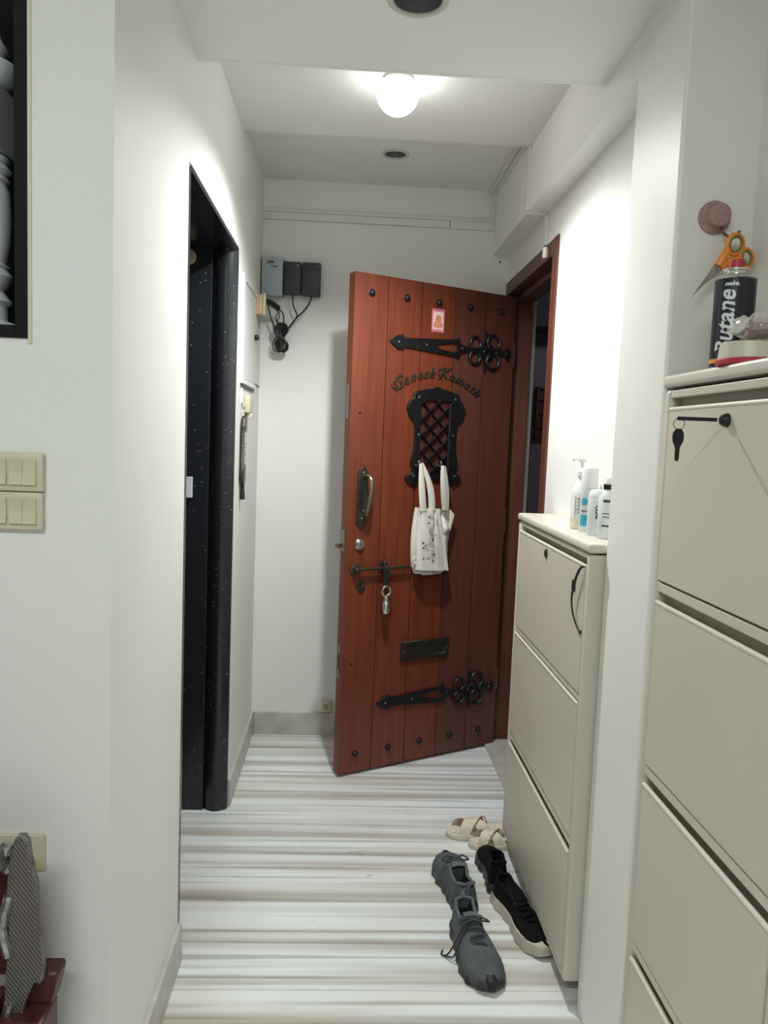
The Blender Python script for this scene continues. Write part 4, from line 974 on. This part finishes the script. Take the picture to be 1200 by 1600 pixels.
# ------------------------------------------------------------------ shoes
def lerp(a, b_, t): return a+(b_-a)*t
def curve(keys, t):
    for (t0, v0), (t1, v1) in zip(keys, keys[1:]):
        if t <= t1:
            k = (t-t0)/(t1-t0); k = k*k*(3-2*k); return lerp(v0, v1, k)
    return keys[-1][1]
def shoe(name, lab, heel, toe, W, hts, mats, grp=None, laces=True, solet=.026, toecap=True, loop=False, flip=1):
    """heel, toe: floor points; local y runs heel->toe"""
    hv, tv = Vector(heel), Vector(toe); d = tv-hv; L = d.length
    rz = math.atan2(d.y, d.x)-PI/2
    t = thing(name, lab, 'shoe', (heel[0], heel[1], 0), rz, grp)
    mu, mu2, ml, ms = mats[:4]; mlace = mats[4] if len(mats) > 4 else 'lace'
    half = [(0, .0), (.012, .32), (.05, .60), (.12, .70), (.30, .68), (.42, .72), (.62, .94), (.72, 1.0), (.84, .90), (.93, .66), (.975, .40), (1, 0)]
    def hw(s): return curve(half, s)*W/2
    def off(s): return flip*W*.06*math.sin(PI*min(1, s*1.1))*(1 if s < .6 else .6)
    hk, hi, ht = hts
    ztop = [(0, hk*.93), (.06, hk), (.16, hk*.86), (.28, hk*.84), (.40, hi), (.52, hi*.90), (.68, hi*.66), (.84, ht), (.94, ht*.82), (1, solet+.004)]
    N = 26; K = 16
    def prof(s, side):
        w_ = max(hw(s), .0012); o_ = off(s); zt = curve(ztop, s); zs = solet-.004
        opn = 1 if .07 < s < .40 else max(0, 1-abs(s-(.07 if s < .2 else .40))/.03)
        pts = []
        for k in range(K+1):
            u = k/K
            if opn > 0:
                if u <= .55:
                    q = u/.55; xx = w_*(1-.10*q-.22*q*q*(1 if s > .05 else .3)); zz = lerp(zs, zt, q)
                elif u <= .65:
                    q = (u-.55)/.10; xx = w_*lerp(.70, .62, q); zz = zt+.0015*math.sin(PI*q)
                else:
                    q = (u-.65)/.35; xx = w_*lerp(.62, 0, q**2.2); zz = lerp(zt, zs+.010, min(1, q*1.7))
                ox, oz = xx, zz
            if opn < 1:
                a = u*PI/2; cx = w_*math.cos(a)**.75 if u < 1 else 0; cz_ = zs+(zt-zs)*math.sin(a)**.85
                if opn == 0: xx, zz = cx, cz_
                else: xx, zz = lerp(cx, ox, opn), lerp(cz_, oz, opn)
            pts.append((o_+side*xx, s*L, zz, u))
        return pts, opn
    bu = BM(); bl = BM()
    S_ = [0, .01, .03, .055, .08, .11, .15, .2, .25, .3, .34, .37, .40, .42, .44, .48, .53, .58, .63, .68, .73, .78, .83, .88, .92, .955, .98, .995, 1]
    rows = []
    for s in S_:
        Lp, o1 = prof(s, -1); Rp, _ = prof(s, 1)
        rows.append(([*Lp, *Rp[::-1][1:]], o1))
    vu = [[bu.verts.new(p[:3]) for p in r[0]] for r in rows]; vl = [[bl.verts.new(p[:3]) for p in r[0]] for r in rows]
    for i in range(len(rows)-1):
        for k in range(len(rows[i][0])-1):
            us = rows[i][0][k][3]+rows[i][0][k+1][3]; inner = us/2 > .62 and .06 < (S_[i]+S_[i+1])/2 < .41
            B_, V = (bl, vl) if inner else (bu, vu)
            B_.faces.new((V[i][k], V[i][k+1], V[i+1][k+1], V[i+1][k]))
    for B_ in (bu, bl):
        bmesh.ops.delete(B_, geom=[v for v in B_.verts if not v.link_faces], context='VERTS')
    bmesh.ops.remove_doubles(bu, verts=bu.verts, dist=.0004)
    up_ = obj('upper', bu, mu, t, smooth=True, ang=80)
    obj('lining', bl, ml, t, smooth=True, ang=80)
    # sole with flared outsole
    bs = BM(); layers = [(-.002, 0), (.004, .003), (.004, .012), (.003, solet*.7), (.001, solet+.002), (-.006, solet+.003)]
    n2 = 44; rings = []
    for (ex, z) in layers:
        ring = []
        for side in (1, -1):
            ss = [i/n2 for i in range(n2+1)] if side > 0 else [1-i/n2 for i in range(1, n2)]
            for s in ss:
                s2 = .5-.5*math.cos(PI*s)
                w_ = max(hw(s2), 0); ny = (s2-.5)*2; wave = 0
                if z > 0 and z < solet*.8: wave = .0022*math.sin(s2*38+side)
                y_ = s2*L + ex*(1 if s2 > .93 else -1 if s2 < .05 else 0)
                lift = .012*max(0, (s2-.82)/.18)**2 + .004*max(0, (.08-s2)/.08)
                ring.append(bs.verts.new((off(s2)+side*(w_+ex+wave if w_ > .001 else 0), y_, z+lift*(1-z/(solet+.02)))))
        rings.append(ring)
    for A, B in zip(rings, rings[1:]):
        n_ = len(A)
        for k in range(n_): bs.faces.new((A[k], A[(k+1) % n_], B[(k+1) % n_], B[k]))
    bs.faces.new(rings[0][::-1]); bs.faces.new(rings[-1])
    obj('sole', bs, ms, t, smooth=True, ang=50)
    # collar padding
    ring = []
    for side in (-1, 1):
        ss = [.07+.33*i/10 for i in range(11)]; ss = ss[::-1] if side > 0 else ss
        seq = ss if side < 0 else ss
        part = [(off(s)+side*hw(s)*.66, s*L, curve(ztop, s)+.0005) for s in seq]
        ring += part
    hl = (off(.05), .035*L, curve(ztop, .05)+.001)
    ring = ring + [hl]
    bm = BM(); tube(bm, smoothpath(ring[11:]+ring[:11], 2), .0048, 8); obj('collar', bm, mu2, t, smooth=True)
    if laces:
        def tongue(u, v):
            s = .33+.20*v; x = off(s)+(u-.5)*W*.40*(1-.25*v); z = curve(ztop, s)+.006-.010*v+.004*math.sin(PI*u)+(.008*(1-v)**3)
            return x, s*L, z
        obj('tongue', sheet(8, 10, tongue, .004), mu2, t, smooth=True, ang=70)
        bm = BM()
        for k in range(5):
            s = .425+.055*k; z = curve(ztop, s)+.0085-.002*k*.5
            ww = W*.23*(1-.06*k); sgn = 1 if k % 2 else -1
            tube(bm, smoothpath([(off(s)-ww, (s-.012*sgn)*L, z-.006), (off(s)-ww*.4, s*L, z), (off(s)+ww*.4, (s+.008*sgn)*L, z), (off(s)+ww, (s+.016*sgn)*L, z-.006)], 4), .0026, 6, flat=1.5)
        s = .46; z = curve(ztop, s)+.010
        for sg in ((1, -1) if mlace != 'blk' else ()):   # bow loops and ends
            tube(bm, smoothpath([(off(s), s*L, z), (off(s)+sg*.022, (s+.05)*L, z+.004), (off(s)+sg*.040, (s+.02)*L, z-.004), (off(s)+sg*.024, (s-.02)*L, z), (off(s), s*L, z)], 5), .0025, 6, flat=1.4)
        if loop:
            tube(bm, smoothpath([(off(s), s*L, z), (loop*.035, (s+.04)*L, z-.010), (loop*.062, (s+.03)*L, .030), (loop*.075, (s+.0)*L, .006), (loop*.086, (s-.03)*L, .004), (loop*.078, (s-.09)*L, .004)], 5), .0022, 6)
            tube(bm, smoothpath([(off(s), s*L, z), (loop*.040, (s+.08)*L, z-.016), (loop*.060, (s+.09)*L, .022), (loop*.074, (s+.03)*L, .008), (loop*.080, (s+.01)*L, .005)], 5), .0022, 6)
        obj('laces', bm, mlace, t, smooth=True, ang=60)
    if toecap:
        bm = BM()
        A = []
        for i in range(9):
            a = -1+2*i/8; s = 1-.045*a*a
            x = off(.97)+a*W*.17
            A.append([bm.verts.new((x, s*L+.0085, .014)), bm.verts.new((x, s*L+.005, .036-.006*a*a)), bm.verts.new((x, s*L-.012, .043-.006*a*a)), bm.verts.new((x, s*L-.014, .012))])
        for a_, b_ in zip(A, A[1:]):
            for k in range(4): bm.faces.new((a_[k], a_[(k+1) % 4], b_[(k+1) % 4], b_[k]))
        bm.faces.new(A[0]); bm.faces.new(A[-1][::-1])
        obj('toe_bumper', bm, 'solebl', t, smooth=True)
    bm = BM(); tube(bm, smoothpath([(off(.02), .014*L, hk*.70), (off(.02), -.006*L, hk*.85), (off(.02), .006*L, hk+.010), (off(.03), .040*L, hk+.002)], 4), .0035, 6, flat=1.6); obj('heel_tab', bm, mu2, t, smooth=True)
    return t
G = ('shoe', 'shoe2', 'shoedk', 'sole')
shoe('sneaker', 'grey lace-up sneaker nearest the camera with its toe pointing forward', (.362, 2.040), (.397, 1.768), .104, (.088, .092, .050), G, loop=1)
shoe('sneaker', 'grey sneaker behind the other grey one, its toe pointing to the door', (.388, 2.092), (.358, 2.368), .104, (.080, .086, .050), G, flip=-1)
K_ = ('blk', 'blk', 'shoedk', 'solewh', 'blk')
shoe('sneaker', 'black sneaker with thick cream sole beside the front grey sneaker', (.489, 2.168), (.568, 1.895), .092, (.082, .060, .041), K_, loop=False, solet=.030, toecap=False, flip=-1)
shoe('sneaker', 'black sneaker half hidden behind the rear grey sneaker', (.493, 2.185), (.500, 2.415), .086, (.094, .078, .044), ('blk', 'blk', 'shoedk', 'sole', 'blk'), solet=.026, toecap=False, flip=1)

def sandal(lab, heel, toe, W):
    hv, tv = Vector(heel), Vector(toe); d = tv-hv; L = d.length; rz = math.atan2(d.y, d.x)-PI/2
    t = thing('sandal', lab, 'sandal', (heel[0], heel[1], 0), rz)
    half = [(0, 0), (.02, .4), (.12, .72), (.35, .64), (.68, 1), (.86, .86), (.96, .5), (1, 0)]
    def hw(s): return curve(half, s)*W/2
    def outl(e):
        R2 = []; 
        for i in range(25): s = .5-.5*math.cos(PI*i/24); R2.append((hw(s)+e*(1 if 0 < i < 24 else 0), s*L))
        return R2+[(-x, y) for x, y in R2[::-1][1:-1]]
    bm = plate_bm(outl(0), (), .016, to=lambda x, y, z: (x, y, .010+z), bev=.002); obj('sole', bm, 'crm', t)
    bm = plate_bm(outl(-.006), (), .002, to=lambda x, y, z: (x, y, .0215+z)); obj('footbed', bm, 'crm', t)
    def st(s0, s1, h):
        def f(u, v):
            a = (u-.5)*2; s = lerp(s0, s1, u)+(v-.5)*.20*(1-.3*abs(a))
            return a*hw(min(.93, max(.1, s)))*1.0, s*L, .014+h*math.sqrt(max(0, 1-a*a*.98))
        return sheet(16, 6, f, .003)
    obj('cross_strap', st(.52, .80, .040), 'crm', t, smooth=True, ang=70)
    obj('cross_strap', st(.80, .52, .044), 'crm', t, smooth=True, ang=70)
    bm = BM()
    for (a0, a1, h) in ((.62, .90, .0405), (.70, .42, .0445)):
        pts = [];
        for i in range(17):
            a = -1+2*i/16; s = lerp(a0, a1, i/16); pts.append((a*hw(min(.93, s)), s*L, .0155+h*math.sqrt(max(0, 1-a*a*.98))))
        tube(bm, pts, .0018, 6)
    obj('strap_piping', bm, 'crmdk', t, smooth=True)
sandal('cream cross-strap sandal lying farthest from the camera in the shoe pile', (.640, 2.565), (.385, 2.527), .084)
sandal('cream cross-strap sandal partly under the lower cabinet behind the black sneaker', (.652, 2.458), (.450, 2.462), .070)
